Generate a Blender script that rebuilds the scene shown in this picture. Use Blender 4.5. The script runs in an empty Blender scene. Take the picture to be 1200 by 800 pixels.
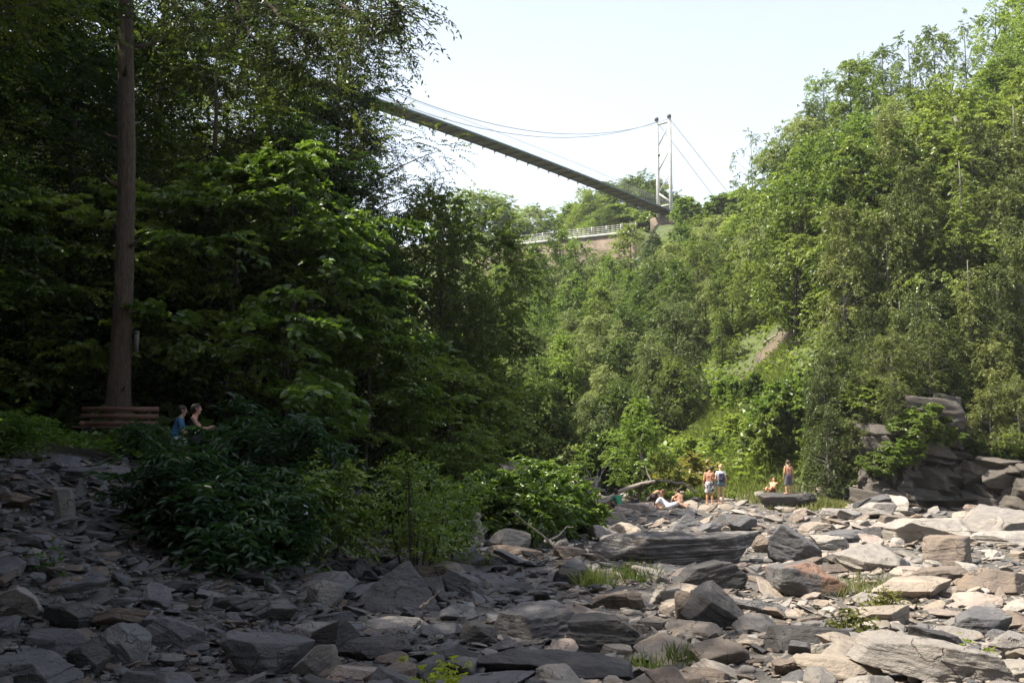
import bpy, bmesh, math, random
import numpy as np
from mathutils import Vector, Matrix

SC = bpy.context.scene
COL = SC.collection
R = math.radians
rng = np.random.default_rng(7)
random.seed(7)

# ------------------------------------------------------------------ camera constants
F = 1152.0
HAZE = 0.00026
PITCH = R(6.0)
EYE = np.array([0.0, 0.0, 2.6])
CP, SP = math.cos(PITCH), math.sin(PITCH)

def ray(px, py):
    a, b = (px - 600) / F, (400 - py) / F
    return np.array([a, CP - b * SP, SP + b * CP])

def at(px, py, Y):
    d = ray(px, py)
    return EYE + d * (Y / d[1])

def project(p):
    v = np.asarray(p, float) - EYE
    x, y, z = v[..., 0], v[..., 1], v[..., 2]
    dep = y * CP + z * SP
    up = -y * SP + z * CP
    return 600 + F * x / dep, 400 - F * up / dep, dep

# ------------------------------------------------------------------ noise
def _hash(ix, iy, iz, seed):
    h = (ix.astype(np.int64) * 374761393 + iy.astype(np.int64) * 668265263 + iz.astype(np.int64) * 2147483647 + seed * 974711) & 0xffffffff
    h = ((h ^ (h >> 13)) * 1274126177) & 0xffffffff
    h = ((h ^ (h >> 16)) * 2246822519) & 0xffffffff
    return ((h ^ (h >> 15)) & 0xffffff) / float(0xffffff) * 2 - 1

def vnoise(p, seed=0):
    p = np.asarray(p, float)
    i = np.floor(p).astype(np.int64)
    f = p - i
    f = f * f * f * (f * (f * 6 - 15) + 10)
    out = 0
    for dx in (0, 1):
        wx = f[:, 0] if dx else 1 - f[:, 0]
        for dy in (0, 1):
            wy = f[:, 1] if dy else 1 - f[:, 1]
            for dz in (0, 1):
                wz = f[:, 2] if dz else 1 - f[:, 2]
                out = out + wx * wy * wz * _hash(i[:, 0] + dx, i[:, 1] + dy, i[:, 2] + dz, seed)
    return out

def fbm(p, seed=0, octv=4, gain=0.5):
    a, s, out = 1.0, 1.0, 0
    for k in range(octv):
        out = out + a * vnoise(np.asarray(p) * s, seed + k * 17)
        a *= gain
        s *= 2.03
    return out

def smooth(e0, e1, x):
    t = np.clip((x - e0) / (e1 - e0), 0, 1)
    return t * t * (3 - 2 * t)

def norm(v):
    return v / np.maximum(np.linalg.norm(v, axis=-1, keepdims=True), 1e-9)

# ------------------------------------------------------------------ object helpers
def tag(o, label=None, cat=None, group=None, kind=None):
    if label: o['label'] = label
    if cat: o['category'] = cat
    if group: o['group'] = group
    if kind: o['kind'] = kind
    return o

def link(name, me, parent=None):
    o = bpy.data.objects.new(name, me)
    COL.objects.link(o)
    if parent is not None:
        o.parent = parent
    return o

def empty(name, loc=(0, 0, 0), rz=0.0):
    o = bpy.data.objects.new(name, None)
    o.empty_display_size = 0.2
    COL.objects.link(o)
    o.location = loc
    o.rotation_euler = (0, 0, rz)
    return o

def mesh_np(name, verts, quads=None, tris=None, mat=None, smooth_=False, attrs=None):
    me = bpy.data.meshes.new(name)
    verts = np.ascontiguousarray(verts, np.float32)
    nq = 0 if quads is None else len(quads)
    nt = 0 if tris is None else len(tris)
    me.vertices.add(len(verts))
    me.vertices.foreach_set('co', verts.ravel())
    me.loops.add(nq * 4 + nt * 3)
    me.polygons.add(nq + nt)
    li, st, ct = [], [], []
    if nq:
        li.append(np.asarray(quads, np.int32).ravel())
        st.append(np.arange(nq, dtype=np.int32) * 4)
    if nt:
        li.append(np.asarray(tris, np.int32).ravel())
        st.append(nq * 4 + np.arange(nt, dtype=np.int32) * 3)
    me.loops.foreach_set('vertex_index', np.concatenate(li))
    me.polygons.foreach_set('loop_start', np.concatenate(st))
    if smooth_:
        me.polygons.foreach_set('use_smooth', np.ones(nq + nt, bool))
    if attrs:
        for k, v in attrs.items():
            v = np.asarray(v, np.float32)
            if v.ndim == 1:
                a = me.attributes.new(k, 'FLOAT', 'POINT')
                a.data.foreach_set('value', np.ascontiguousarray(v))
            else:
                a = me.attributes.new(k, 'FLOAT_VECTOR', 'POINT')
                a.data.foreach_set('vector', np.ascontiguousarray(v).ravel())
    me.update(calc_edges=True)
    me.validate()
    if mat: me.materials.append(mat)
    return me

class MB:
    """collects quads and triangles into one mesh"""
    def __init__(s):
        s.v, s.q, s.t, s.n, s.at = [], [], [], 0, []
    def add(s, v, q=None, t=None, a=None):
        v = np.asarray(v, float).reshape(-1, 3)
        if q is not None and len(q): s.q.append(np.asarray(q, np.int64) + s.n)
        if t is not None and len(t): s.t.append(np.asarray(t, np.int64) + s.n)
        s.v.append(v)
        s.at.append(np.zeros(len(v)) if a is None else np.broadcast_to(a, (len(v),)))
        s.n += len(v)
        return s
    def box(s, c, size, M=None):
        h = np.asarray(size, float) / 2
        v = np.array([[x, y, z] for x in (-1, 1) for y in (-1, 1) for z in (-1, 1)], float) * h
        if M is not None: v = v @ np.asarray(M).T
        v = v + np.asarray(c, float)
        return s.add(v, [[0, 1, 3, 2], [4, 6, 7, 5], [0, 4, 5, 1], [2, 3, 7, 6], [0, 2, 6, 4], [1, 5, 7, 3]])
    def bar(s, a, b, w, h, up=(0, 0, 1)):
        a, b = np.asarray(a, float), np.asarray(b, float)
        d = norm(b - a); u = np.asarray(up, float)
        r = np.cross(d, u)
        if np.linalg.norm(r) < 1e-4: r = np.cross(d, [1, 0, 0])
        r = norm(r); u = np.cross(r, d)
        M = np.stack([d, r, u], 1)
        return s.box((a + b) / 2, (np.linalg.norm(b - a), w, h), M)
    def tube(s, pts, rad, n=6, cap=True):
        pts = np.asarray(pts, float)
        rad = np.broadcast_to(np.asarray(rad, float), (len(pts),))
        d = norm(np.gradient(pts, axis=0))
        ref = np.array([0, 0, 1.0]) if abs(d[0][2]) < 0.9 else np.array([1.0, 0, 0])
        r = norm(np.cross(d, ref)); u = np.cross(r, d)
        ang = np.arange(n) / n * 2 * math.pi
        ring = pts[:, None] + rad[:, None, None] * (np.cos(ang)[None, :, None] * r[:, None] + np.sin(ang)[None, :, None] * u[:, None])
        m = len(pts)
        i = np.arange(m - 1)[:, None] * n
        k = np.arange(n)[None]; k2 = (k + 1) % n
        q = np.stack([i + k, i + k2, i + n + k2, i + n + k], -1).reshape(-1, 4)
        v = ring.reshape(-1, 3)
        t = None
        if cap:
            v = np.vstack([v, pts[0], pts[-1]])
            kk = np.arange(n); kk2 = (kk + 1) % n
            t = np.vstack([np.stack([kk2, kk, np.full(n, m * n)], 1), np.stack([(m - 1) * n + kk, (m - 1) * n + kk2, np.full(n, m * n + 1)], 1)])
        return s.add(v, q, t)
    def mesh(s, name, mat, smooth_=False, attr=None):
        v = np.vstack(s.v)
        q = np.vstack(s.q) if s.q else None
        t = np.vstack(s.t) if s.t else None
        return mesh_np(name, v, q, t, mat, smooth_, {attr: np.concatenate(s.at)} if attr else None)
    def build(s, name, mat, parent=None, smooth_=False, attr=None):
        return link(name, s.mesh(name, mat, smooth_, attr), parent)

# ------------------------------------------------------------------ materials
def new_mat(name):
    m = bpy.data.materials.new(name)
    m.use_nodes = True
    nt = m.node_tree
    nt.nodes.clear()
    out = nt.nodes.new('ShaderNodeOutputMaterial')
    return m, nt, out

def N(nt, typ, **kw):
    n = nt.nodes.new(typ)
    for k, v in kw.items():
        if k in n.inputs.keys() if hasattr(n.inputs, 'keys') else False:
            n.inputs[k].default_value = v
        else:
            setattr(n, k, v)
    return n

def rgba(c): return (c[0], c[1], c[2], 1)

def mixc(nt, fac, a, b, blend='MIX'):
    n = nt.nodes.new('ShaderNodeMix'); n.data_type = 'RGBA'; n.blend_type = blend
    for sock, val in ((n.inputs[0], fac), (n.inputs[6], a), (n.inputs[7], b)):
        if hasattr(val, 'is_output'): nt.links.new(val, sock)
        elif isinstance(val, (int, float)): sock.default_value = val
        else: sock.default_value = rgba(val)
    return n.outputs[2]

def math_(nt, op, a, b=0.0, clamp=False):
    n = nt.nodes.new('ShaderNodeMath'); n.operation = op; n.use_clamp = clamp
    for sock, val in ((n.inputs[0], a), (n.inputs[1], b)):
        if hasattr(val, 'is_output'): nt.links.new(val, sock)
        else: sock.default_value = val
    return n.outputs[0]

def noise_(nt, scale, detail=4.0, rough=0.6, vec=None, dist=0.0):
    n = nt.nodes.new('ShaderNodeTexNoise')
    n.inputs['Scale'].default_value = scale; n.inputs['Detail'].default_value = detail
    n.inputs['Roughness'].default_value = rough; n.inputs['Distortion'].default_value = dist
    if vec is not None: nt.links.new(vec, n.inputs['Vector'])
    return n.outputs['Fac']

def ramp_(nt, fac, lo, hi):
    n = nt.nodes.new('ShaderNodeMapRange'); n.inputs[1].default_value = lo; n.inputs[2].default_value = hi
    nt.links.new(fac, n.inputs[0])
    return n.outputs[0]

def simple(name, col, rough=0.7, var=0.25, scale=6.0, bump=0.0, metal=0.0):
    m, nt, out = new_mat(name)
    b = nt.nodes.new('ShaderNodeBsdfPrincipled')
    geo = nt.nodes.new('ShaderNodeTexCoord')
    f = noise_(nt, scale, 5, 0.65, geo.outputs['Object'])
    c = mixc(nt, ramp_(nt, f, 0.3, 0.7), [x * (1 - var) for x in col], [min(1, x * (1 + var)) for x in col])
    nt.links.new(c, b.inputs['Base Color'])
    b.inputs['Roughness'].default_value = rough; b.inputs['Metallic'].default_value = metal
    if bump:
        bn = nt.nodes.new('ShaderNodeBump'); bn.inputs['Strength'].default_value = bump; bn.inputs['Distance'].default_value = 0.02
        nt.links.new(noise_(nt, scale * 4, 6, 0.7, geo.outputs['Object']), bn.inputs['Height'])
        nt.links.new(bn.outputs[0], b.inputs['Normal'])
    nt.links.new(b.outputs[0], out.inputs[0])
    return m

def leaf_mat(name, dark, light, trans=0.46, gloss=0.05, yellow=1.35, objvar=0.36):
    m, nt, out = new_mat(name)
    at_ = nt.nodes.new('ShaderNodeAttribute'); at_.attribute_name = 'tint'
    oi = nt.nodes.new('ShaderNodeObjectInfo')
    c = mixc(nt, at_.outputs['Fac'], dark, light)
    k = math_(nt, 'MULTIPLY_ADD', oi.outputs['Random'], 2 * objvar)
    k.node.inputs[2].default_value = 1 - objvar
    hs = nt.nodes.new('ShaderNodeHueSaturation')
    hs.inputs['Saturation'].default_value = 1.0
    nt.links.new(k, hs.inputs['Value'])
    h2 = math_(nt, 'MULTIPLY_ADD', oi.outputs['Random'], -0.035); h2.node.inputs[2].default_value = 0.5175
    nt.links.new(h2, hs.inputs['Hue'])
    nt.links.new(c, hs.inputs['Color'])
    d = nt.nodes.new('ShaderNodeBsdfDiffuse'); t = nt.nodes.new('ShaderNodeBsdfTranslucent')
    nt.links.new(hs.outputs[0], d.inputs[0])
    tc = mixc(nt, 1.0, hs.outputs[0], (yellow * 1.15, yellow * 1.25, yellow * 0.6), 'MULTIPLY')
    nt.links.new(tc, t.inputs[0])
    mx = nt.nodes.new('ShaderNodeMixShader'); mx.inputs[0].default_value = trans
    nt.links.new(d.outputs[0], mx.inputs[1]); nt.links.new(t.outputs[0], mx.inputs[2])
    last = mx
    if gloss > 0:
        g = nt.nodes.new('ShaderNodeBsdfGlossy'); g.inputs['Roughness'].default_value = 0.38
        g.inputs[0].default_value = (0.8, 0.85, 0.8, 1)
        m2 = nt.nodes.new('ShaderNodeMixShader'); m2.inputs[0].default_value = gloss
        nt.links.new(mx.outputs[0], m2.inputs[1]); nt.links.new(g.outputs[0], m2.inputs[2])
        last = m2
    nt.links.new(last.outputs[0], out.inputs[0])
    return m

def bark_mat(name, a, b, scale=4.0):
    m, nt, out = new_mat(name)
    p = nt.nodes.new('ShaderNodeBsdfPrincipled'); p.inputs['Roughness'].default_value = 0.9
    tc = nt.nodes.new('ShaderNodeTexCoord')
    mp = nt.nodes.new('ShaderNodeMapping'); mp.inputs['Scale'].default_value = (9, 9, 1.1)
    nt.links.new(tc.outputs['Object'], mp.inputs[0])
    f = noise_(nt, scale, 6, 0.7, mp.outputs[0], 0.6)
    c = mixc(nt, ramp_(nt, f, 0.35, 0.65), a, b)
    nt.links.new(c, p.inputs['Base Color'])
    bn = nt.nodes.new('ShaderNodeBump'); bn.inputs['Strength'].default_value = 0.9; bn.inputs['Distance'].default_value = 0.05
    nt.links.new(f, bn.inputs['Height']); nt.links.new(bn.outputs[0], p.inputs['Normal'])
    nt.links.new(p.outputs[0], out.inputs[0])
    return m

def rock_mat(name, rubble=False, rust=False, streak=False):
    """slate and sandstone: the tone comes from the object's colour (or the stone's own attribute in the rubble)"""
    m, nt, out = new_mat(name)
    p = nt.nodes.new('ShaderNodeBsdfPrincipled')
    tc = nt.nodes.new('ShaderNodeTexCoord')
    oi = nt.nodes.new('ShaderNodeObjectInfo')
    geo = nt.nodes.new('ShaderNodeNewGeometry')
    if rubble:
        a = nt.nodes.new('ShaderNodeAttribute'); a.attribute_name = 'stone'
        base = a.outputs['Vector']
        vec = geo.outputs['Position']
    else:
        base = oi.outputs['Color']
        ad = nt.nodes.new('ShaderNodeVectorMath'); ad.operation = 'ADD'
        mul = nt.nodes.new('ShaderNodeVectorMath'); mul.operation = 'SCALE'; mul.inputs[0].default_value = (37, 91, 53)
        nt.links.new(oi.outputs['Random'], mul.inputs['Scale'])
        nt.links.new(tc.outputs['Object'], ad.inputs[0]); nt.links.new(mul.outputs[0], ad.inputs[1])
        vec = ad.outputs[0]
    f1 = noise_(nt, 2.2, 6, 0.65, vec, 0.4)
    f2 = noise_(nt, 14.0, 6, 0.75, vec)
    mp = nt.nodes.new('ShaderNodeMapping'); mp.inputs['Scale'].default_value = (1.0, 1.2, 9.0); mp.inputs['Rotation'].default_value = (0.12, 0.2, 0)
    nt.links.new(vec, mp.inputs[0])
    f3 = noise_(nt, 3.0, 6, 0.7, mp.outputs[0], 0.5)
    c = mixc(nt, ramp_(nt, f1, 0.3, 0.7), (0.68, 0.67, 0.69), (1.3, 1.24, 1.16))
    c = mixc(nt, 1.0, base, c, 'MULTIPLY')
    c = mixc(nt, math_(nt, 'MULTIPLY', math_(nt, 'MULTIPLY', ramp_(nt, f3, 0.48, 0.72), ramp_(nt, f1, 0.35, 0.6)), 0.6), c, mixc(nt, 1.0, c, (0.45, 0.44, 0.45), 'MULTIPLY'))
    # iron-brown weathering skin in patches
    f4 = noise_(nt, 1.1, 3, 0.55, vec, 0.8)
    lo, hi, amt = (0.52, 0.62, 0.55) if rust else (0.6, 0.76, 0.3)
    rc = (0.30, 0.15, 0.08) if rust else (0.30, 0.19, 0.115)
    c = mixc(nt, math_(nt, 'MULTIPLY', ramp_(nt, f4, lo, hi), amt), c, rc)
    # hairline cracks and chipped joints
    vo = nt.nodes.new('ShaderNodeTexVoronoi'); vo.feature = 'DISTANCE_TO_EDGE'; vo.inputs['Scale'].default_value = 1.3
    wv_ = nt.nodes.new('ShaderNodeVectorMath'); wv_.operation = 'ADD'
    nz_ = nt.nodes.new('ShaderNodeTexNoise'); nz_.inputs['Scale'].default_value = 2.5; nz_.inputs['Detail'].default_value = 5
    nt.links.new(vec, nz_.inputs['Vector']); nt.links.new(vec, wv_.inputs[0]); nt.links.new(nz_.outputs['Color'], wv_.inputs[1]); nt.links.new(wv_.outputs[0], vo.inputs['Vector'])
    crack = ramp_(nt, vo.outputs['Distance'], 0.0, 0.018)
    ck = math_(nt, 'MULTIPLY', math_(nt, 'SUBTRACT', 1.0, crack, True), ramp_(nt, f1, 0.42, 0.6), True)
    c = mixc(nt, math_(nt, 'MULTIPLY', ck, 0.75), c, (0.03, 0.028, 0.026))
    # pale lichen and dust specks
    c = mixc(nt, math_(nt, 'MULTIPLY', ramp_(nt, f2, 0.6, 0.78), 0.45), c, mixc(nt, 0.5, c, (0.5, 0.48, 0.44)))
    if streak:
        mp2 = nt.nodes.new('ShaderNodeMapping'); mp2.inputs['Scale'].default_value = (0.7, 3, 16)
        nt.links.new(tc.outputs['Object'], mp2.inputs[0])
        f5 = noise_(nt, 1.6, 5, 0.6, mp2.outputs[0], 0.9)
        c = mixc(nt, math_(nt, 'MULTIPLY', ramp_(nt, f5, 0.5, 0.62), 0.75), c, (0.33, 0.31, 0.29))
    nt.links.new(c, p.inputs['Base Color'])
    p.inputs['Roughness'].default_value = 0.78
    p.inputs['Specular IOR Level'].default_value = 0.3
    hsum = math_(nt, 'ADD', math_(nt, 'MULTIPLY', f3, math_(nt, 'MULTIPLY', ramp_(nt, f1, 0.35, 0.65), 0.9)), math_(nt, 'MULTIPLY', f2, 0.6))
    hsum = math_(nt, 'SUBTRACT', hsum, math_(nt, 'MULTIPLY', ck, 0.8))
    hsum = math_(nt, 'ADD', hsum, math_(nt, 'MULTIPLY', noise_(nt, 45.0, 4, 0.7, vec), 0.25))
    bn = nt.nodes.new('ShaderNodeBump'); bn.inputs['Strength'].default_value = 0.75; bn.inputs['Distance'].default_value = 0.05
    nt.links.new(hsum, bn.inputs['Height']); nt.links.new(bn.outputs[0], p.inputs['Normal'])
    nt.links.new(p.outputs[0], out.inputs[0])
    return m

M = {}
M['rock'] = rock_mat('slate_rock')
M['rock_rust'] = rock_mat('rust_stained_rock', rust=True)
M['rock_streak'] = rock_mat('streaked_rock', streak=True)
M['rubble'] = rock_mat('rubble_rock', rubble=True)
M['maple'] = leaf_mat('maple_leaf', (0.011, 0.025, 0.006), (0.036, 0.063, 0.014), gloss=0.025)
M['maple2'] = leaf_mat('elm_leaf', (0.045, 0.065, 0.012), (0.125, 0.15, 0.028), gloss=0.03)
M['ash'] = leaf_mat('ash_leaf', (0.035, 0.05, 0.018), (0.085, 0.105, 0.038), gloss=0.03)
M['far_green'] = leaf_mat('mid_green_leaf', (0.068, 0.105, 0.024), (0.175, 0.225, 0.058), gloss=0.03)
M['far_grey'] = leaf_mat('grey_green_leaf', (0.098, 0.125, 0.052), (0.225, 0.26, 0.115), gloss=0.03)
M['far_lime'] = leaf_mat('lime_leaf', (0.1, 0.155, 0.028), (0.23, 0.3, 0.07), gloss=0.03)
M['far_dark'] = leaf_mat('dark_leaf', (0.035, 0.06, 0.017), (0.085, 0.12, 0.036), gloss=0.03)
M['cedar'] = leaf_mat('cedar_needles', (0.062, 0.085, 0.024), (0.16, 0.188, 0.06), trans=0.22, gloss=0.02)
M['gold'] = leaf_mat('yellow_green_leaf', (0.16, 0.21, 0.02), (0.30, 0.34, 0.04), gloss=0.03)
M['sapling'] = leaf_mat('sapling_leaf', (0.055, 0.095, 0.015), (0.165, 0.225, 0.042), gloss=0.05)
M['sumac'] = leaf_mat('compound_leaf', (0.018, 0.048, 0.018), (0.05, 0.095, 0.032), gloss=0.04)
M['shrub'] = leaf_mat('shrub_leaf', (0.06, 0.11, 0.02), (0.14, 0.2, 0.035), gloss=0.06)
M['herb'] = leaf_mat('herb_leaf', (0.05, 0.1, 0.02), (0.14, 0.2, 0.04), gloss=0.03)
M['grass'] = leaf_mat('grass_blade', (0.1, 0.138, 0.035), (0.22, 0.255, 0.085), gloss=0.02)
M['grass_dry'] = leaf_mat('dry_grass_blade', (0.13, 0.15, 0.05), (0.3, 0.28, 0.13), gloss=0.02)
M['goldplant'] = leaf_mat('ochre_leaf', (0.1, 0.105, 0.028), (0.2, 0.19, 0.06), gloss=0.02)
M['bark'] = bark_mat('brown_bark', (0.03, 0.02, 0.014), (0.115, 0.08, 0.055))
M['bark_dark'] = bark_mat('dark_bark', (0.03, 0.025, 0.02), (0.09, 0.075, 0.06))
M['bark_grey'] = bark_mat('grey_bark', (0.12, 0.11, 0.1), (0.3, 0.28, 0.25))
M['deadwood'] = bark_mat('bleached_deadwood', (0.2, 0.17, 0.14), (0.48, 0.43, 0.37))
M['wood'] = simple('red_brown_plank', (0.115, 0.056, 0.038), 0.7, 0.3, 9.0, 0.2)
M['steel_white'] = simple('white_painted_steel', (0.46, 0.46, 0.45), 0.5, 0.2, 1.2)
M['deck_green'] = simple('green_painted_steel', (0.05, 0.08, 0.066), 0.5, 0.15, 2.0)
M['deck_wood'] = simple('grey_deck_boards', (0.11, 0.09, 0.07), 0.8, 0.3, 2.5)
M['steel_dark'] = simple('dark_steel', (0.06, 0.065, 0.065), 0.5, 0.1, 3.0)
M['galv'] = simple('galvanised_wire', (0.45, 0.46, 0.46), 0.45, 0.08, 3.0, 0, 0.4)
M['concrete'] = simple('weathered_concrete', (0.15, 0.115, 0.085), 0.9, 0.55, 0.6, 0.3)
M['rail'] = simple('pale_rail', (0.33, 0.33, 0.31), 0.6, 0.2, 1.5)

# ------------------------------------------------------------------ terrain
def height(x, y, detail=True):
    x = np.asarray(x, float); y = np.asarray(y, float)
    z = np.interp(y, [-60, 0, 5, 10, 20, 30, 40, 55, 80], [1.2, 0.9, 0.75, 0.5, 0.22, -0.05, -0.25, 0.0, 0.2])
    xl = -4.5 + 0.17 * np.clip(y, -60, 200)
    dl = np.maximum(xl - x, 0)
    left = np.interp(dl, [0, 2, 6, 8, 14, 22, 32, 42, 52, 60, 900], [0, .5, 1.9, 2.3, 2.9, 5, 13, 24, 35, 37.5, 41])
    yf = np.interp(x, [-400, -40, -12, -4, 2, 5, 10, 14, 20, 24, 40, 80, 400], [120, 90, 72, 62, 57, 55, 52, 47, 45, 43, 38, 20, -200])
    dr = np.maximum(y - yf, 0)
    ratio = x / np.maximum(y, 1)
    pm = np.interp(dr, [0, 8, 14, 30, 50, 70, 84, 97, 103], [0, .6, 2.6, 7, 13, 20.5, 26, 29.5, 30.2])
    pt = np.interp(dr, [0, 4, 8, 14, 30, 50, 70, 88, 100, 110], [0, .9, 2.3, 4.2, 8.8, 15.5, 23.5, 30, 34.5, 35.5])
    pr = np.interp(dr, [0, 2, 4.5, 8, 18, 32, 50, 70], [0, .7, 4.0, 5.8, 11, 18.5, 28, 36.5])
    w2 = smooth(0.128, 0.152, ratio)
    w1 = smooth(0.17, 0.38, ratio)
    plat = smooth(0.0, 1.0, (y - (152 - (x - 20) * 0.25)))      # the road shelf behind the retaining wall
    pm = pm * (1 - plat) + 36.2 * plat
    right = (pm * (1 - w2) + pt * w2) * (1 - w1) + pr * w1
    right = np.where(y > yf, right, 0)
    z = z + np.maximum(left, right)
    # beyond the plateau the land stays level with soft hills
    if detail:
        p = np.stack([x, y, np.zeros_like(x)], -1).reshape(-1, 3)
        amp = 0.06 + 0.5 * smooth(3, 14, np.maximum(left, right)).ravel()
        z = z + (fbm(p * 0.28, 3, 3) * amp + vnoise(p * 1.3, 5) * 0.05).reshape(z.shape)
    return z

def hz(x, y): return float(height(np.array([x]), np.array([y]))[0])

def ground_at(px, py):
    """where the line of sight through a picture point meets the ground"""
    d = ray(px, py)
    t = np.arange(3.5, 160, 0.05)
    P = EYE[None] + t[:, None] * d[None] / d[1]
    g = height(P[:, 0], P[:, 1])
    hit = np.nonzero(P[:, 2] <= g)[0]
    i = hit[0] if len(hit) else len(t) - 1
    return P[i]

xs = np.unique(np.concatenate([np.linspace(-700, -60, 20), np.arange(-60, -16, 2.0), np.arange(-16, 28, 0.4), np.arange(28, 70, 2.0), np.linspace(70, 700, 20)]))
ys = np.unique(np.concatenate([np.linspace(-400, -20, 10), np.arange(-20, 2, 2.0), np.arange(2, 62, 0.4), np.arange(62, 148, 2.0), np.arange(148, 160, 0.5), np.arange(160, 240, 4.0), np.linspace(240, 1400, 18)]))
GX, GY = np.meshgrid(xs, ys)
GZ = height(GX, GY)
nx, ny = len(xs), len(ys)
ii = (np.arange(ny - 1)[:, None] * nx + np.arange(nx - 1)[None]).ravel()
gq = np.stack([ii, ii + 1, ii + nx + 1, ii + nx], 1)
xl_ = -4.5 + 0.17 * np.clip(GY, -60, 200)
yf_ = np.interp(GX, [-400, -40, -12, -4, 2, 5, 10, 14, 20, 24, 40, 80, 400], [120, 90, 72, 62, 57, 55, 52, 47, 45, 43, 38, 20, -200])
nzz = fbm(np.stack([GX, GY, GX * 0], -1).reshape(-1, 3) * 0.35, 11, 3).reshape(GX.shape)
w_soil = np.clip(np.maximum(smooth(5.5, 9, xl_ - GX + nzz * 1.5), smooth(-2, 2, GY - yf_ + nzz * 2)), 0, 1)
SCAR = ground_at(902, 412)
scar = smooth(1.0, .6, np.hypot((GX - SCAR[0]) / 2.6, (GY - SCAR[1]) / 5.0) + nzz * .5)
w_grass = w_soil * smooth(-1, 2, GY - yf_ + nzz) * (1 - scar)
gm, nt, out = new_mat('ground_cover')
p = nt.nodes.new('ShaderNodeBsdfPrincipled'); p.inputs['Roughness'].default_value = 0.95
a = nt.nodes.new('ShaderNodeAttribute'); a.attribute_name = 'cover'
sx = nt.nodes.new('ShaderNodeSeparateXYZ'); nt.links.new(a.outputs['Vector'], sx.inputs[0])
geo = nt.nodes.new('ShaderNodeNewGeometry')
f1 = noise_(nt, 1.4, 6, 0.7, geo.outputs['Position']); f2 = noise_(nt, 22.0, 5, 0.75, geo.outputs['Position'])
grav = mixc(nt, ramp_(nt, f2, 0.3, 0.7), (0.05, 0.047, 0.044), (0.16, 0.148, 0.132))
grav = mixc(nt, math_(nt, 'MULTIPLY', ramp_(nt, f1, 0.4, 0.7), 0.4), grav, (0.16, 0.14, 0.12))
soil = mixc(nt, ramp_(nt, f2, 0.3, 0.7), (0.02, 0.015, 0.01), (0.055, 0.042, 0.028))
scarc = mixc(nt, ramp_(nt, f2, 0.3, 0.7), (0.09, 0.065, 0.045), (0.2, 0.155, 0.115))
gras = mixc(nt, ramp_(nt, f1, 0.35, 0.65), (0.055, 0.07, 0.024), (0.1, 0.13, 0.04))
c = mixc(nt, sx.outputs[0], grav, soil); c = mixc(nt, sx.outputs[1], c, gras); c = mixc(nt, sx.outputs[2], c, scarc)
nt.links.new(c, p.inputs['Base Color'])
bn = nt.nodes.new('ShaderNodeBump'); bn.inputs['Strength'].default_value = 0.8; bn.inputs['Distance'].default_value = 0.06
nt.links.new(f2, bn.inputs['Height']); nt.links.new(bn.outputs[0], p.inputs['Normal'])
nt.links.new(p.outputs[0], out.inputs[0])
ground = link('ground', mesh_np('ground', np.stack([GX, GY, GZ], -1).reshape(-1, 3), gq, None, gm, True,
              {'cover': np.stack([w_soil, w_grass, scar * w_soil], -1).reshape(-1, 3)}))
tag(ground, 'gravelly river bed rising into wooded banks on both sides', None, None, 'structure')

# ------------------------------------------------------------------ leaves
def leaf_verts(pos, d, n, L, W, fold=0.25, hexa=False):
    d = norm(d); s = norm(np.cross(d, n)); n = np.cross(s, d)
    L = np.broadcast_to(np.asarray(L, float), (len(pos),))[:, None]; W = np.broadcast_to(np.asarray(W, float), (len(pos),))[:, None]
    tip = pos + d * L - n * L * 0.12
    if not hexa:
        l = pos + d * L * 0.45 + s * W * 0.5 + n * W * fold
        r = pos + d * L * 0.45 - s * W * 0.5 + n * W * fold
        return np.stack([pos, l, tip, r], 1)
    l1 = pos + d * L * 0.25 + s * W * 0.46 + n * W * fold; r1 = pos + d * L * 0.25 - s * W * 0.46 + n * W * fold
    l2 = pos + d * L * 0.62 + s * W * 0.40 + n * W * fold * .8; r2 = pos + d * L * 0.62 - s * W * 0.40 + n * W * fold * .8
    return np.stack([pos, l1, l2, tip, r2, r1], 1)

def leaves_mesh(name, parts, mat):
    """parts: list of (pos, dir, normal, L, W, tint, hexa)"""
    V, Q, T, n = [], [], [], 0
    for (pos, d, nn, L, W, tint, hexa) in parts:
        v = leaf_verts(pos, d, nn, L, W, hexa=hexa)
        m, k = v.shape[:2]
        b = n + np.arange(m)[:, None] * k
        if hexa:
            Q.append(np.concatenate([b + np.array([[0, 1, 2, 3]]), b + np.array([[3, 4, 5, 0]])]))
        else:
            Q.append(b + np.array([[0, 1, 2, 3]]))
        V.append(v.reshape(-1, 3)); T.append(np.repeat(tint, k)); n += m * k
    return mesh_np(name, np.vstack(V), np.vstack(Q), None, mat, False, {'tint': np.clip(np.concatenate(T), 0, 1)})

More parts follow.
